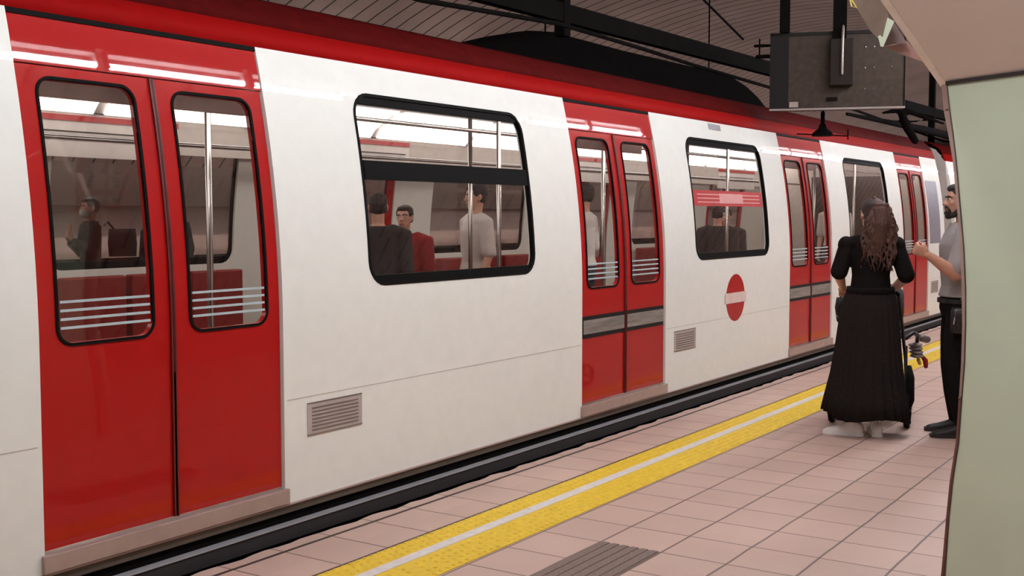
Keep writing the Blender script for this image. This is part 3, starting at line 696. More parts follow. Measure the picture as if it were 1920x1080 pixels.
# ------------------------------------------------------------------ people
def head_secs(bm, H, c, yaw, scale=1.0):
    """c: chin-level neck centre; local forward +x turned by yaw"""
    k = 0.215 * scale; M = Matrix.Translation(c) @ Matrix.Rotation(yaw, 4, 'Z') @ Matrix.Scale(1, 4)
    def T(x, y, z): return M @ Vector((x * scale, y * scale, z * k))
    def V(x, y): return (M.to_3x3() @ Vector((x * scale, 0, 0)), M.to_3x3() @ Vector((0, y * scale, 0)))
    secs = []
    for z, cx, rx, ry in ((-0.01, .052, .016, .016), (.05, .046, .036, .030), (.14, .036, .054, .044), (.26, .020, .070, .055), (.40, .008, .083, .064),
                          (.55, .000, .092, .071), (.68, -.004, .096, .075), (.80, -.008, .090, .071), (.90, -.010, .070, .058), (.97, -.010, .042, .036), (1.0, -.010, .014, .012)):
        u, v = V(rx, ry); secs.append((T(cx, 0, z), u, v))
    add_loft(bm, secs, 24)
    add_limb(bm, [T(.088, 0, .56), T(.102, 0, .47), T(.110, 0, .40)], [.008 * scale, .011 * scale, .014 * scale], 10)
    for s_ in (-1, 1):
        add_ball(bm, T(.098, .010 * s_, .385), .009 * scale, 8, 6)
        add_limb(bm, [T(.084, .012 * s_, .615), T(.074, .045 * s_, .62)], .011 * scale, 8)
        add_limb(bm, [T(-.006, .074 * s_, .57), T(-.012, .080 * s_, .47), T(-.002, .074 * s_, .38)], [.012 * scale, .013 * scale, .009 * scale], 8)
        add_ball(bm, T(.066, .036 * s_, .43), (.020 * scale, .020 * scale, .022 * scale), 8, 6)
    add_limb(bm, [T(.086, -.018, .235), T(.094, 0, .24), T(.086, .018, .235)], .008 * scale, 8)
    add_limb(bm, [T(.084, -.014, .20), T(.090, 0, .195), T(.084, .014, .20)], .009 * scale, 8)
    return T
def hand(bm, wrist, d, nrm, curl, side_, sc=1.0):
    """palm, four unequal fingers and a thumb leaving the side of the palm; d: pointing, nrm: palm faces"""
    d = Vector(d).normalized(); nrm = Vector(nrm); nrm = (nrm - d * nrm.dot(d)).normalized(); s_ = nrm.cross(d) * side_   # s_: towards the thumb
    w = Vector(wrist)
    add_loft(bm, [(w - d * .01, s_ * .024 * sc, nrm * .019 * sc), (w + d * .02, s_ * .030 * sc, nrm * .018 * sc), (w + d * .055, s_ * .040 * sc, nrm * .016 * sc), (w + d * .085, s_ * .041 * sc, nrm * .014 * sc), (w + d * .095, s_ * .036 * sc, nrm * .010 * sc)], 14)
    for i, (o_, L_) in enumerate(((.030, .072), (.010, .080), (-.010, .074), (-.029, .058))):
        p = w + d * .082 * sc + s_ * o_ * sc; pts = [p]; a = 0
        for j, f in enumerate((.45, .32, .23)):
            a += curl * (0.85, 1.1, 0.8)[j] * (1 + 0.08 * i); q = d * math.cos(a) + nrm * math.sin(a); pts.append(pts[-1] + q * L_ * f * sc * 1.05)
        add_limb(bm, pts, [.0098 * sc, .0090 * sc, .0083 * sc, .0074 * sc], 8)
    p = w + d * .025 * sc + s_ * .026 * sc
    t = (d * .7 + s_ * .65 + nrm * .35).normalized(); t2 = (d * .8 + nrm * (.25 + .5 * curl) - s_ * .25 * curl).normalized()
    add_limb(bm, [p, p + t * .035 * sc, p + t * .035 * sc + t2 * .03 * sc, p + t * .035 * sc + t2 * .054 * sc], [.014 * sc, .0115 * sc, .010 * sc, .008 * sc], 8)
def foot(bm, heel, yaw, L_=.26, h=.09, wd=.045, grow=1.0, sole=None):
    d = Vector((math.cos(yaw), math.sin(yaw), 0)); s_ = Vector((-d.y, d.x, 0)); heel = Vector(heel); secs = []
    for t, hw, hh in ((0.0, .55, .62), (.05, .75, .90), (.18, .80, 1.0), (.34, .80, .98), (.52, .92, .72), (.72, 1.0, .52), (.88, .88, .42), (.97, .6, .32), (1.0, .3, .2)):
        secs.append((heel + d * (L_ * t) + Vector((0, 0, hh * h / 2 + .004)), s_ * wd * hw * grow, Vector((0, 0, hh * h / 2))))
    add_loft(bm, secs, 16, 2.6)
def make_person(label, loc, rz, P, group=None):
    """P: pose and clothing dictionary, local frame: +x forward, +y left"""
    H = P['H']; vox = P.get('vox', 0.012); root = thing('person', label, 'person', loc, rz, group)
    skin = P['skin']; k = H / 1.72; sw = P.get('sw', .18); fat = P.get('fat', 1.0)
    zs, zh, zn = .815 * H, .51 * H, .865 * H
    lean = P.get('lean', 0.0)
    def pt(x, y, z): return Vector((x + lean * max(0, z - zh), y, z))
    arms = P['arms']      # ((elbow, wrist, hand_dir, palm_nrm, curl) right, left)
    legs = P.get('legs', (((0.02, -.10, .28 * H), (-.02, -.10, .05 * H), 0.0), ((0.02, .10, .28 * H), (-.02, .10, .05 * H), 0.0)))
    # one continuous body
    bm = bmesh.new()
    tors = [(zh - .02, .150, .10, 0), (zh + .06, .155, .105, 0), (.60 * H, .128, .092, .005), (.68 * H, .140, .10, .01), (.76 * H, .155, .105, .01), (.81 * H, .150, .085, .0), (.835 * H, .10, .065, -.005), (.85 * H, .055, .055, -.005)]
    add_loft(bm, [(pt(x, 0, z), (dx * k * fat, 0, 0), (0, wy * k * (sw / .18), 0)) for z, wy, dx, x in tors], 24)
    hc = pt(P.get('hx', .0) , 0, H - .215 * k * 1.02)
    add_limb(bm, [pt(-.01, 0, .82 * H), pt(-.005, 0, .86 * H), hc + Vector((-.012, 0, .07))], [.060 * k, .052 * k, .056 * k], 14)
    T = head_secs(bm, H, hc, P.get('yaw', 0.0), k)
    sh = []
    for s_, (el, wr, hd, nr, cu) in zip((-1, 1), arms):
        s0 = pt(0, s_ * sw, zs - .01); sh.append(s0)
        add_limb(bm, [pt(0, s_ * sw * .6, zs), s0, Vector(el)], [.05 * k, .048 * k * fat, .039 * k], 12)
        add_limb(bm, [el, Vector(el).lerp(Vector(wr), .35), wr], [.040 * k * P.get('arm', 1), .038 * k * P.get('arm', 1), .026 * k], 12)
        hand(bm, wr, hd, nr, cu, -s_ if P.get('flip') else s_, k)
    for s_, (kn, an, fy) in zip((-1, 1), legs):
        add_limb(bm, [(0, s_ * .085 * k, zh), kn, an], [.085 * k, .055 * k, .038 * k], 14)
        foot(bm, Vector(an) + Vector((-.055 * math.cos(fy), -.055 * math.sin(fy), -an[2])), fy, .235 * k, .075, .036)
    remesh('body', bm, skin, root, P.get('bvox', vox), 3)
    # top
    top = P['top']; bm = bmesh.new(); th = P.get('th', .012); hem = P.get('hem', .55 * H)
    t2 = [(hem, .158, .112, 0)] + [t for t in tors if t[0] > hem + .02][:-1] + [(.848 * H, .072, .066, -.005)]
    add_loft(bm, [(pt(x, 0, z), ((dx * fat + th) * k, 0, 0), (0, (wy * (sw / .18) + th) * k, 0)) for z, wy, dx, x in t2], 24)
    sl = P.get('sleeve', 1.0)
    for s_, s0, (el, wr, hd, nr, cu) in zip((-1, 1), sh, arms):
        el = Vector(el); wr = Vector(wr)
        add_limb(bm, [pt(0, s_ * sw * .6, zs), s0 + Vector((0, 0, .005)), s0.lerp(el, min(1, sl))], [.055 * k + th, (.052 * k * fat + th), (.046 * k + th * P.get('flare', 1.3))], 14, ends=True)
        if sl > 1: add_limb(bm, [el, el.lerp(wr, min(.96, sl - 1))], [.046 * k + th, .034 * k + th], 12)
        if P.get('puff'): add_ball(bm, s0 + Vector((-.0, s_ * .010, .000)), (.066, .058, .062), 14, 9)
    remesh(P.get('topname', 'shirt'), bm, top, root, vox, 3)
    # legs wear
    if P.get('skirt'):
        P['skirt'](root)
    else:
        bm = bmesh.new()
        add_loft(bm, [(pt(0, 0, zh - .06), (.105 * k * fat, 0, 0), (0, .160 * k, 0)), (pt(0, 0, zh), (.118 * k * fat, 0, 0), (0, .172 * k, 0)), (pt(0, 0, .57 * H), (.112 * k * fat, 0, 0), (0, .160 * k, 0))], 20)
        lw = P.get('legw', 1.0)
        for s_, (kn, an, fy) in zip((-1, 1), legs):
            a = Vector(an) + Vector((0, 0, .02))
            add_limb(bm, [(0, s_ * .086 * k, zh - .01), Vector((0, s_ * .09 * k, zh)).lerp(Vector(kn), .5), kn, Vector(kn).lerp(a, .5), a], [.098 * k * lw, .092 * k * lw, .073 * k * lw, .068 * k * lw, .052 * k * lw], 16)
        remesh('trousers', bm, P['bottom'], root, vox, 3)
    for s_, (kn, an, fy) in zip((-1, 1), legs):
        bm = bmesh.new(); h0 = Vector(an) + Vector((-.075 * math.cos(fy), -.075 * math.sin(fy), -an[2]))
        foot(bm, h0 + Vector((0, 0, .002)), fy, .285 * k, .098, .046); 
        add_limb(bm, [Vector(an) + Vector((0, 0, -.02)), Vector(an) + Vector((0, 0, .012))], .047 * k, 12)
        sh_ = remesh('shoe', bm, P['shoe'], root, min(vox, .008), 2)
        bm = bmesh.new(); d = Vector((math.cos(fy), math.sin(fy), 0)); sd = Vector((-d.y, d.x, 0)); secs = []
        L_ = .295 * k
        for z in (0.001, .012, .026):
            pts = []
            for t, hw in ((0, .5), (.06, .78), (.25, .80), (.5, .86), (.75, 1.0), (.9, .85), (1.0, .45)): pts.append((t, hw))
            ring = [h0 - d * .004 + d * L_ * t + sd * .049 * hw * k + Vector((0, 0, z)) for t, hw in pts] + [h0 - d * .004 + d * L_ * t - sd * .049 * hw * k + Vector((0, 0, z)) for t, hw in pts[::-1]]
            secs.append([bm.verts.new(p) for p in ring])
        for a, b in zip(secs, secs[1:]):
            for i in range(len(a)): bm.faces.new((a[i], a[(i + 1) % len(a)], b[(i + 1) % len(a)], b[i]))
        bm.faces.new(secs[0][::-1]); bm.faces.new(secs[-1]); obj('sole', bm, P.get('sole', P['shoe']), sh_, smooth=False)
    # face
    if P.get('face', True):
        for s_ in (-1, 1):
            bm = bmesh.new(); add_ball(bm, T(.078, .032 * s_, .535), .0125 * k, 10, 8); e = obj('eye', bm, mat('eye_white', (210, 200, 192), 0.3), root, smooth=True)
            bm = bmesh.new(); add_ball(bm, T(.0872, .0335 * s_, .535), .0055 * k, 8, 6); obj('iris', bm, mat('iris_brown', (40, 24, 16), 0.3), e, smooth=True)
            bm = bmesh.new(); add_limb(bm, [T(.098, .014 * s_, .62), T(.092, .036 * s_, .645), T(.078, .056 * s_, .62)], [.005 * k, .0055 * k, .003 * k], 8); obj('eyebrow', bm, P['hair'], root)
        bm = bmesh.new(); add_limb(bm, [T(.090, -.022, .222), T(.1005, 0, .222), T(.090, .022, .222)], [.0035 * k, .0065 * k, .0035 * k], 8); obj('lips', bm, mat('lips', (140, 78, 68), 0.5), root)
    hs = P.get('hairstyle', 'short')
    bm = bmesh.new()
    u = lambda x, y, z, r: add_ball(bm, T(x, y, z), Vector(r) * k, 14, 9)
    u(-.022, 0, .80, (.090, .079, .062)); u(-.038, 0, .66, (.076, .078, .070)); u(-.046, 0, .50, (.056, .070, .060)); u(.020, 0, .885, (.074, .068, .036))
    for s_ in (-1, 1):
        u(.004, .060 * s_, .70, (.052, .020, .045)); u(-.034, .055 * s_, .50, (.034, .022, .050))
    if hs == 'curly':
        r_ = random.Random(4)
        for i in range(70):
            a = r_.uniform(-2.6, 2.6) + math.pi; z = r_.uniform(.68, .98); q = math.sqrt(max(0.02, 1 - ((z - .60) / .42) ** 2))
            u(-.014 + .094 * q * math.cos(a), .079 * q * math.sin(a), z, (.012, .012, .012))
    if hs == 'long':
        u(-.06, 0, .30, (.045, .085, .12)); u(-.055, .05, .05, (.03, .04, .13)); u(-.055, -.05, .05, (.03, .04, .13))
    h_ = remesh('hair', bm, P['hair'], root, min(vox, .007) if P.get('face', True) else vox, 2)
    if P.get('beard'):
        bm = bmesh.new()
        for s_ in (-1, 1):
            add_limb(bm, [T(.012, .066 * s_, .44), T(.024, .058 * s_, .22), T(.050, .038 * s_, .06), T(.082, 0, .015)], [.009 * k, .018 * k, .021 * k, .022 * k], 10)
            add_limb(bm, [T(.102, .004 * s_, .315), T(.094, .024 * s_, .29), T(.082, .033 * s_, .20), T(.080, .025 * s_, .10)], [.0075 * k, .0085 * k, .010 * k, .014 * k], 8)
        add_limb(bm, [T(.083, -.02, .10), T(.098, 0, .12), T(.083, .02, .10)], .014 * k, 8); add_ball(bm, T(.094, 0, .17), .007 * k, 8, 6)
        remesh('beard', bm, P['hair'], root, .005, 2)
    return root, T
SKIN = mat('skin_fair', (206, 156, 134), 0.5, noise=0.08, scale=25)
SKIN2 = mat('skin_warm', (198, 146, 122), 0.5, noise=0.10, scale=25)
HAIRB = mat('hair_brown', (80, 50, 40), 0.55, noise=0.35, scale=40, bump=0.9, bscale=50, stretch=(3, 3, 0.6))
HAIRK = mat('hair_black', (34, 26, 24), 0.6, noise=0.3, scale=60, bump=0.8, bscale=120)
CLB = mat('black_jersey', (24, 19, 18), 0.9, spec=0.1, noise=0.2, scale=60, bump=0.15, bscale=30)
CLS = mat('black_skirt_cloth', (36, 30, 28), 0.95, spec=0.1, noise=0.2, scale=70)
GREY = mat('grey_tshirt', (150, 142, 140), 0.9, noise=0.10, scale=8, bump=0.5, bscale=14)
CARGO = mat('black_cargo_cloth', (26, 21, 21), 0.9, spec=0.1, noise=0.2, scale=30, bump=0.5, bscale=16)
WHS = mat('white_leather', (244, 240, 234), 0.5)
BLS = mat('black_shoe', (26, 22, 22), 0.6)

def skirt(root):
    bm = bmesh.new(); n = 160; rows = []
    spec = [(1.03, .120, .155), (1.00, .122, .158), (.95, .135, .176), (.88, .150, .192), (.76, .160, .204), (.60, .172, .218), (.40, .188, .242), (.24, .203, .272), (.13, .215, .290)]
    def ring(z, rx, ry, inset=0.0):
        t = (1.03 - z) / .9; r_ = []
        for i in range(n):
            a = 2 * math.pi * i / n; pl = 1 + (0.012 + .050 * t) * math.sin(a * 26 + 1.2 * math.sin(3 * a)) * (0.7 + .3 * math.sin(a * 5 + 1)) + .03 * t * math.sin(a * 5 + .7)
            x = (rx * pl - inset) * math.cos(a); y = (ry * pl - inset) * math.sin(a)
            r_.append(bm.verts.new((x - .02 * t, y + .012 * t, z + (-.020 * math.sin(a * 3) + .020 * math.sin(a)) * t)))
        return r_
    for z, rx, ry in spec: rows.append(ring(z, rx, ry))
    for z, rx, ry in spec[::-1]: rows.append(ring(z, rx, ry, .008))
    for a, b in zip(rows, rows[1:]):
        for i in range(n): bm.faces.new((a[i], a[(i + 1) % n], b[(i + 1) % n], b[i]))
    a, b = rows[-1], rows[0]
    for i in range(n): bm.faces.new((a[i], a[(i + 1) % n], b[(i + 1) % n], b[i]))
    obj('skirt', bm, CLS, root, smooth=True)
    bm = bmesh.new(); add_loft(bm, [((0, 0, .985), (.128, 0, 0), (0, .163, 0)), ((0, 0, 1.035), (.124, 0, 0), (0, .158, 0))], 40, cap=False); obj('waistband', bm, CLB, root, smooth=True, solid=.006)

HW = (7.98, 2.30, 0.0); RZW = R(18)
wom, TW = make_person('woman with brown ponytail in a black dress and white trainers pushing the pushchair', HW, RZW, dict(
    H=1.635, vox=.008, bvox=.006, skin=SKIN, sw=.158, top=CLB, topname='dress_top', hem=.98, sleeve=.93, th=.010, flare=1.6, puff=True, yaw=R(22), face=True,
    arms=(((-.02, -.235, 1.105), (.17, -.150, 1.005), (.8, .45, -.1), (-.2, .2, -1), .75), ((-.03, .215, 1.125), (.165, .185, 1.02), (.9, -.1, -.3), (-.2, 0, -1), .75)),
    legs=(((.0, -.05, .45), (-.02, -.055, .085), R(6)), ((-.02, .08, .45), (-.06, .105, .085), R(78))),
    skirt=skirt, shoe=WHS, sole=WHS, hair=mat('hair_dark_brown', (54, 36, 31), 0.5, noise=0.3, scale=40, bump=0.9, bscale=60, stretch=(3, 3, 0.6)), hairstyle='tied'))
# ponytail: a core and many wavy strands falling down the back, hung from the hair
hair_o = [c for c in wom.children if c.name.startswith('hair')][0]
bm = bmesh.new(); rp = random.Random(11); knot = TW(-.092, -.018, .80)
add_ball(bm, knot + Vector((.0, 0, 0)), (.034, .040, .040), 12, 8)
core = [knot, knot + Vector((-.035, -.010, -.03)), knot + Vector((-.045, -.008, -.12)), knot + Vector((-.030, .0, -.24)), knot + Vector((-.015, .012, -.34))]
add_limb(bm, core, [.034, .046, .056, .050, .028], 12)
for i in range(64):
    a = rp.uniform(-1, 1); ph = rp.uniform(0, 6.28); L_ = rp.uniform(.30, .46); pts = []
    for j in range(12):
        t = j / 11; sp = .032 + .072 * math.sin(min(1, t * 1.5) * math.pi * .5) * (1 - .25 * max(0, t - .6) / .4)
        y = a * sp + .014 * math.sin(ph + t * 15) + .030 * t * max(0, a)
        x = -.035 - .035 * math.cos(a * 1.4) * math.sin(min(1, t * 2.2) * 1.57) + .030 * t + .016 * math.cos(ph * 2 + t * 14)
        pts.append(knot + Vector((x, y - .008, .01 - L_ * t)))
    add_limb(bm, pts, [.011 * (1 - .65 * (j / 11)) for j in range(12)], 6)
pony = remesh('ponytail', bm, HAIRB, hair_o, .0045, 1)
bm = bmesh.new(); add_limb(bm, [TW(-.062, .0, 1.0), TW(-.05, 0.01, 1.09)], .012, 8); remesh('loose_tuft', bm, HAIRB, hair_o, .004, 1)

man, TM = make_person('bearded man in grey t-shirt and black trousers, one fist raised, beside the green wall', (8.335, 1.775, 0.0), R(112), dict(
    H=1.74, vox=.009, bvox=.006, skin=SKIN2, sw=.195, fat=1.22, top=GREY, topname='tshirt', hem=.965, sleeve=.80, th=.016, flare=1.7, yaw=R(6), hx=.02, arm=1.15,
    arms=(((-.06, -.26, 1.13), (-.02, -.25, .88), (.1, .1, -1), (0, 1, 0), .5), ((.085, .235, 1.13), (.275, .30, 1.265), (.75, .12, .35), (-.3, -.85, .2), 1.35)),
    legs=(((.03, -.10, .48), (-.01, -.11, .085), 0.0), ((.05, .115, .48), (-.01, .125, .085), R(4))),
    bottom=CARGO, legw=1.12, shoe=BLS, sole=mat('shoe_sole', (44, 34, 30), 0.6), hair=HAIRK, hairstyle='curly', beard=True))
# waist bag worn on his hip
hb = thing('belt_bag', 'small black zipped bag hanging on the hip of the man in the grey t-shirt', 'bag', (8.315, 1.765, 0.0), R(112))
bm = bmesh.new(); add_loft(bm, [((.045, .232, .735), (.055, 0, 0), (0, .030, 0)), ((.045, .235, .75), (.065, 0, 0), (0, .038, 0)), ((.045, .235, .88), (.066, 0, 0), (0, .036, 0)), ((.045, .230, .905), (.058, 0, 0), (0, .028, 0))], 20, 5.0); obj('pouch', bm, mat('black_nylon', (30, 26, 26), 0.45, noise=0.2), hb, smooth=True)
bm = bmesh.new(); add_loft(bm, [((.045, .262, .76), (.045, 0, 0), (0, .016, 0)), ((.045, .264, .83), (.046, 0, 0), (0, .017, 0))], 16, 5.0); obj('front_pocket', bm, mat('black_nylon', (30, 26, 26), 0.45), hb)
bm = bmesh.new(); add_limb(bm, [(.10, .282, .80), (.095, .283, .84)], .006, 6); add_limb(bm, [(.01, .275, .875), (.08, .275, .875)], .004, 6); obj('buckle', bm, M_STEEL, hb)
bm = bmesh.new(); add_loft(bm, [((0, 0, .925), (.158, 0, 0), (0, .190, 0)), ((0, 0, .955), (.158, 0, 0), (0, .190, 0))], 30, cap=False); obj('belt', bm, mat('black_nylon', (30, 26, 26), 0.45), man, solid=.006)

# ------------------------------------------------------------------ pushchair
def PW(x, y, z=0.0):     # woman frame to world
    return Matrix.Translation(HW) @ Matrix.Rotation(RZW, 4, 'Z') @ Vector((x, y, z))
hp = PW(.32, -.01)
pc = thing('pushchair', 'black pushchair the woman is pushing, half hidden behind her long skirt', 'pushchair', (hp.x, hp.y, 0), R(9))
M_FR = mat('pushchair_frame', (54, 50, 50), 0.35, metal=0.7)
bm = bmesh.new(); add_limb(bm, [(.0, .19, .965), (-.01, .17, .985), (-.012, 0, .99), (-.01, -.17, .985), (.0, -.19, .965)], .014, 10); obj('handlebar', bm, M_BLACK, pc, smooth=True)
for s_ in (-1, 1):
    bm = bmesh.new(); add_limb(bm, [(0, .19 * s_, .965), (.18, .205 * s_, .72), (.36, .215 * s_, .46), (.66, .20 * s_, .17)], .012, 8); obj('side_tube', bm, M_FR, pc, smooth=True)
    bm = bmesh.new(); add_limb(bm, [(.30, .222 * s_, .56), (.20, .235 * s_, .34), (.09, .24 * s_, .135)], .012, 8); obj('rear_leg', bm, M_FR, pc, smooth=True)
def wheel(x, y, r, w):
    root_ = None; bm = bmesh.new(); n = 28; pr = [(r - .022, -w), (r - .004, -w), (r, -w * .5), (r, w * .5), (r - .004, w), (r - .022, w)]
    rg = [[bm.verts.new((x + q * math.cos(2 * math.pi * i / n), y + o_, r + .001 + q * math.sin(2 * math.pi * i / n))) for q, o_ in pr] for i in range(n)]
    for i in range(n):
        a, b = rg[i], rg[(i + 1) % n]
        for j in range(len(pr)): bm.faces.new((a[j], a[(j + 1) % len(pr)], b[(j + 1) % len(pr)], b[j]))
    t = obj('wheel', bm, M_BLACK, pc, smooth=True)
    bm = bmesh.new(); add_limb(bm, [(x, y - w, r), (x, y + w, r)], .016, 10)
    for i in range(6):
        a = i * math.pi / 3; add_limb(bm, [(x, y, r), (x + (r - .018) * math.cos(a), y, r + (r - .018) * math.sin(a))], .005, 6)
    obj('hub', bm, mat('hub_grey', (150, 146, 144), 0.4), t)
for s_ in (-1, 1): wheel(.08, .262 * s_, .135, .018); wheel(.68, .215 * s_, .095, .016)
bm = bmesh.new(); add_limb(bm, [(.09, -.245, .135), (.09, .245, .135)], .010, 8); obj('axle', bm, M_FR, pc)
bm = bmesh.new(); add_loft(bm, [((.42, 0, .34), (.20, 0, .02), (0, .175, 0)), ((.40, 0, .42), (.21, 0, .03), (0, .185, 0)), ((.31, 0, .50), (.12, 0, .10), (0, .18, 0)), ((.22, 0, .70), (.06, 0, .05), (0, .175, 0)), ((.17, 0, .86), (.03, 0, .02), (0, .15, 0))], 24, 3.5); obj('seat', bm, mat('pushchair_cloth', (38, 34, 36), 0.9), pc, smooth=True)
bm = bmesh.new()
add_loft(bm, [((.16, 0, .74), (.01, 0, -.01), (0, .19, 0)), ((.16, 0, .88), (.06, 0, .05), (0, .195, 0)), ((.30, 0, .92), (.08, 0, .10), (0, .20, 0)), ((.45, 0, .84), (.05, 0, .10), (0, .19, 0)), ((.50, 0, .76), (.01, 0, .02), (0, .18, 0))], 24, 3.0); obj('canopy', bm, mat('pushchair_canopy', (44, 40, 42), 0.9), pc, smooth=True)
bm = bmesh.new(); add_box(bm, (.14, -.20, .20), (.52, .20, .32)); obj('basket', bm, CLB, pc, bevel=.02)
bm = bmesh.new(); add_loft(bm, [((.05, -.255, .10), (.035, 0, 0), (0, .022, 0)), ((.07, -.275, .20), (.065, 0, 0), (0, .035, 0)), ((.10, -.275, .36), (.06, 0, 0), (0, .03, 0)), ((.15, -.262, .44), (.03, 0, 0), (0, .015, 0))], 16); obj('hanging_cover', bm, CLB, pc, smooth=True)
bm = bmesh.new(); add_limb(bm, [(.34, -.215, .62), (.40, -.26, .655), (.50, -.285, .63), (.58, -.275, .56), (.60, -.25, .50)], .016, 10); obj('bumper_bar', bm, M_FR, pc, smooth=True)
bm = bmesh.new()
for i in range(4): add_ball(bm, (.52 + .004 * i, -.268 - .004 * i, .555 - .028 * i), (.050, .052, .018), 14, 8)
obj('grip_pads', bm, mat('grey_padding', (150, 142, 140), 0.8), pc, smooth=True)
bm = bmesh.new(); add_limb(bm, [(.60, -.31, .60), (.62, -.34, .59)], .030, 12); obj('round_knob', bm, mat('knob_grey', (120, 112, 106), 0.4, metal=0.4), pc, smooth=True)
ty = thing('hanging_toy', 'small red and yellow toy dangling from the grey padding of the pushchair', 'toy', (hp.x, hp.y, 0), R(9))
bm = bmesh.new(); add_limb(bm, [(.58, -.31, .47), (.60, -.335, .43), (.60, -.34, .385)], [.012, .020, .016], 10); obj('red_piece', bm, mat('toy_red', (150, 30, 36), 0.5), ty, smooth=True)
bm = bmesh.new(); add_limb(bm, [(.54, -.29, .44), (.55, -.30, .41)], [.014, .012], 8); obj('yellow_piece', bm, mat('toy_yellow', (214, 190, 90), 0.5), ty, smooth=True)
bm = bmesh.new(); add_limb(bm, [(.53, -.28, .50), (.56, -.30, .47), (.58, -.31, .48)], .005, 6); obj('cord', bm, M_FR, ty)
bg = thing('shoulder_bag', 'black bag hanging from the left end of the pushchair handle beside the woman', 'bag', (hp.x, hp.y, 0), R(9))
bm = bmesh.new(); add_loft(bm, [((.035, .205, .735), (.015, 0, 0), (0, .014, 0)), ((.03, .21, .76), (.05, 0, 0), (0, .026, 0)), ((.02, .215, .86), (.07, 0, 0), (0, .032, 0)), ((.01, .21, .93), (.055, 0, 0), (0, .026, 0))], 20, 3.0); obj('bag_body', bm, mat('bag_black', (26, 22, 22), 0.7), bg, smooth=True)
bm = bmesh.new(); add_limb(bm, [(-.03, .21, .92), (-.012, .175, 1.0), (.045, .20, .92)], .007, 6); obj('bag_strap', bm, mat('bag_black', (26, 22, 22), 0.7), bg)
bm = bmesh.new(); add_box(bm, (-.03, .215, .79), (-.02, .235, .81)); obj('bag_clip', bm, M_STEEL, bg)

# ------------------------------------------------------------------ people on the far platform and in the train
def simple(label, loc, rz, H, shirt, pants, hair, arms=None, hs='short', group=None, **kw):
    a = H / 1.72
    arms = arms or (((-.02, -.23 * a, 1.10 * a), (.06, -.22 * a, .86 * a), (.2, 0, -1), (0, 1, 0), .4), ((-.02, .23 * a, 1.10 * a), (.06, .22 * a, .86 * a), (.2, 0, -1), (0, -1, 0), .4))
    P = dict(H=H, vox=.014, bvox=.010, skin=kw.get('skin', SKIN), top=shirt, bottom=pants, hair=hair, hairstyle=hs, sleeve=kw.get('sleeve', 1.9), th=.016, shoe=BLS, face=kw.get('face', True), arms=arms, yaw=kw.get('yaw', 0.0), fat=kw.get('fat', 1.05))
    return make_person(label, loc, rz, P, group)
COATD = mat('dark_coat', (38, 34, 34), 0.9); COATB = mat('charcoal_jacket', (50, 44, 46), 0.9); SHW = mat('white_shirt', (214, 206, 200), 0.9); RSH = mat('red_tee', (150, 40, 40), 0.9); JEAN = mat('dark_jeans', (44, 46, 58), 0.9); DKH = mat('dark_hair', (42, 30, 26), 0.7, bump=0.5)
pm, TP = simple('person in a dark coat and pale face mask holding a phone on the far platform', (8.25, 11.2, 0), R(160), 1.72, COATD, CLB, DKH, yaw=R(5),
    arms=(((.04, -.22, 1.10), (.20, -.10, 1.22), (.5, .3, .6), (-.8, .3, .2), .6), ((.04, .22, 1.10), (.22, .09, 1.24), (.5, -.2, .6), (-.8, -.3, .2), .6)))
bm = bmesh.new(); add_loft(bm, [(TP(.075, 0, .06), TP(.115, 0, .06) - TP(.075, 0, .06), TP(0, .045, .06) - TP(0, 0, .06)), (TP(.070, 0, .22), TP(.118, 0, .22) - TP(.070, 0, .22), TP(0, .058, .2) - TP(0, 0, .2)), (TP(.070, 0, .42), TP(.118, 0, .42) - TP(.070, 0, .42), TP(0, .058, .2) - TP(0, 0, .2))], 16)
mk = obj('face_mask', bm, mat('mask_pale', (206, 216, 212), 0.8), pm, smooth=True)
ph = box('phone', (8.02, 11.24, 1.28), (8.03, 11.31, 1.42), mat('phone_back', (190, 120, 90), 0.4)); tag(ph, 'orange backed phone held by the masked person on the far platform', 'phone')
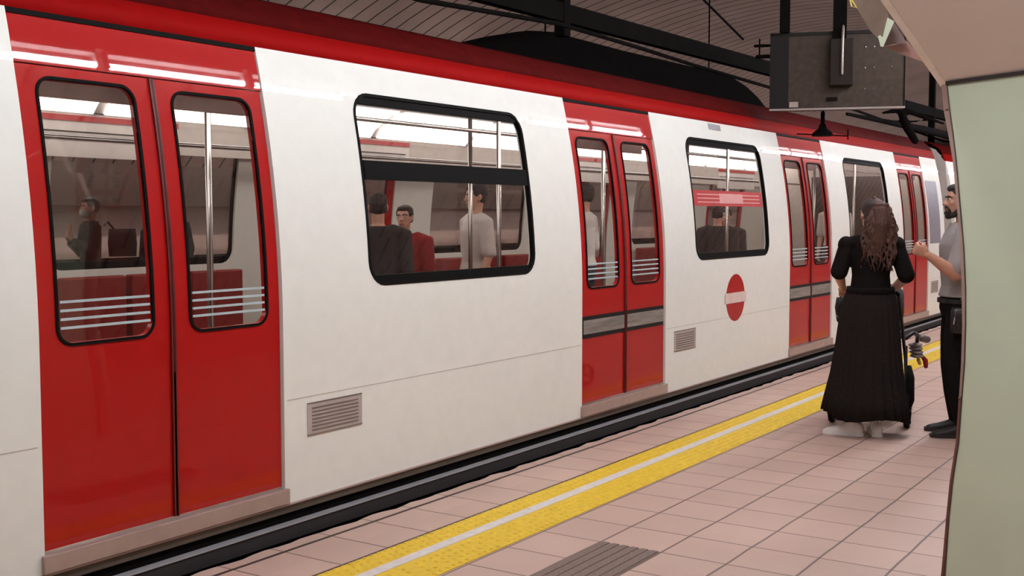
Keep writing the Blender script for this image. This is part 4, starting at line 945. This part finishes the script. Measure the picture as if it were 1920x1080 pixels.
ph.data.transform(Matrix.Translation((0, -0.0, 0)))
tb = thing('tote_bag', 'large dark tote bag hanging at the side of the masked person on the far platform', 'bag', (8.62, 11.12, 1.05), R(-25))
bm = bmesh.new(); add_loft(bm, [((0, 0, 0), (.15, 0, 0), (0, .05, 0)), ((0, 0, .15), (.16, 0, 0), (0, .06, 0)), ((0, 0, .32), (.15, 0, 0), (0, .03, 0))], 20, 6.0); obj('bag_body', bm, mat('tote_grey', (74, 62, 60), 0.8), tb, smooth=True)
bm = bmesh.new(); add_limb(bm, [(-.08, 0, .30), (-.16, .0, .40), (-.20, 0, .36)], .012, 6); obj('bag_strap', bm, mat('tote_grey', (74, 62, 60), 0.8), tb)
simple('shorter person of the pair in dark jackets on the far platform', (9.18, 11.15, 0), R(200), 1.64, COATB, CLB, DKH, hs='long')
simple('taller person of the pair in dark jackets on the far platform, with a light collar', (9.50, 11.35, 0), R(215), 1.74, COATD, CLB, DKH)
FZ = 0.18
PAX = [('passenger in a white t-shirt standing behind the second train door', (8.95, 5.15, FZ), 100, 1.62, SHW, JEAN, DKH, {}),
       ('dark haired passenger in black at the left of the wide first window', (6.35, 5.35, FZ), 40, 1.50, COATD, JEAN, DKH, {}),
       ('passenger in a red top in the middle of the wide first window', (7.15, 5.75, FZ), 200, 1.42, RSH, JEAN, DKH, {}),
       ('passenger in a white shirt at the right of the wide first window', (7.85, 5.55, FZ), 150, 1.60, SHW, CLB, DKH, {}),
       ('dark haired passenger in a black jacket behind the window with the red sticker', (11.95, 5.15, FZ), 10, 1.45, COATD, JEAN, DKH, {}),
       ('second dark passenger in the window with the red sticker, further right', (12.9, 5.45, FZ), 190, 1.42, COATB, JEAN, DKH, {}),
       ('passenger in a pale top in the window left of the woman with the ponytail', (15.9, 5.1, FZ), 170, 1.66, SHW, JEAN, DKH, {})]
for lab, loc, rz, H, sh_, pn, hr, kw in PAX:
    simple(lab, loc, R(rz), H, sh_, pn, hr, sleeve=.9 if sh_ in (SHW, RSH) else 1.9, **kw)
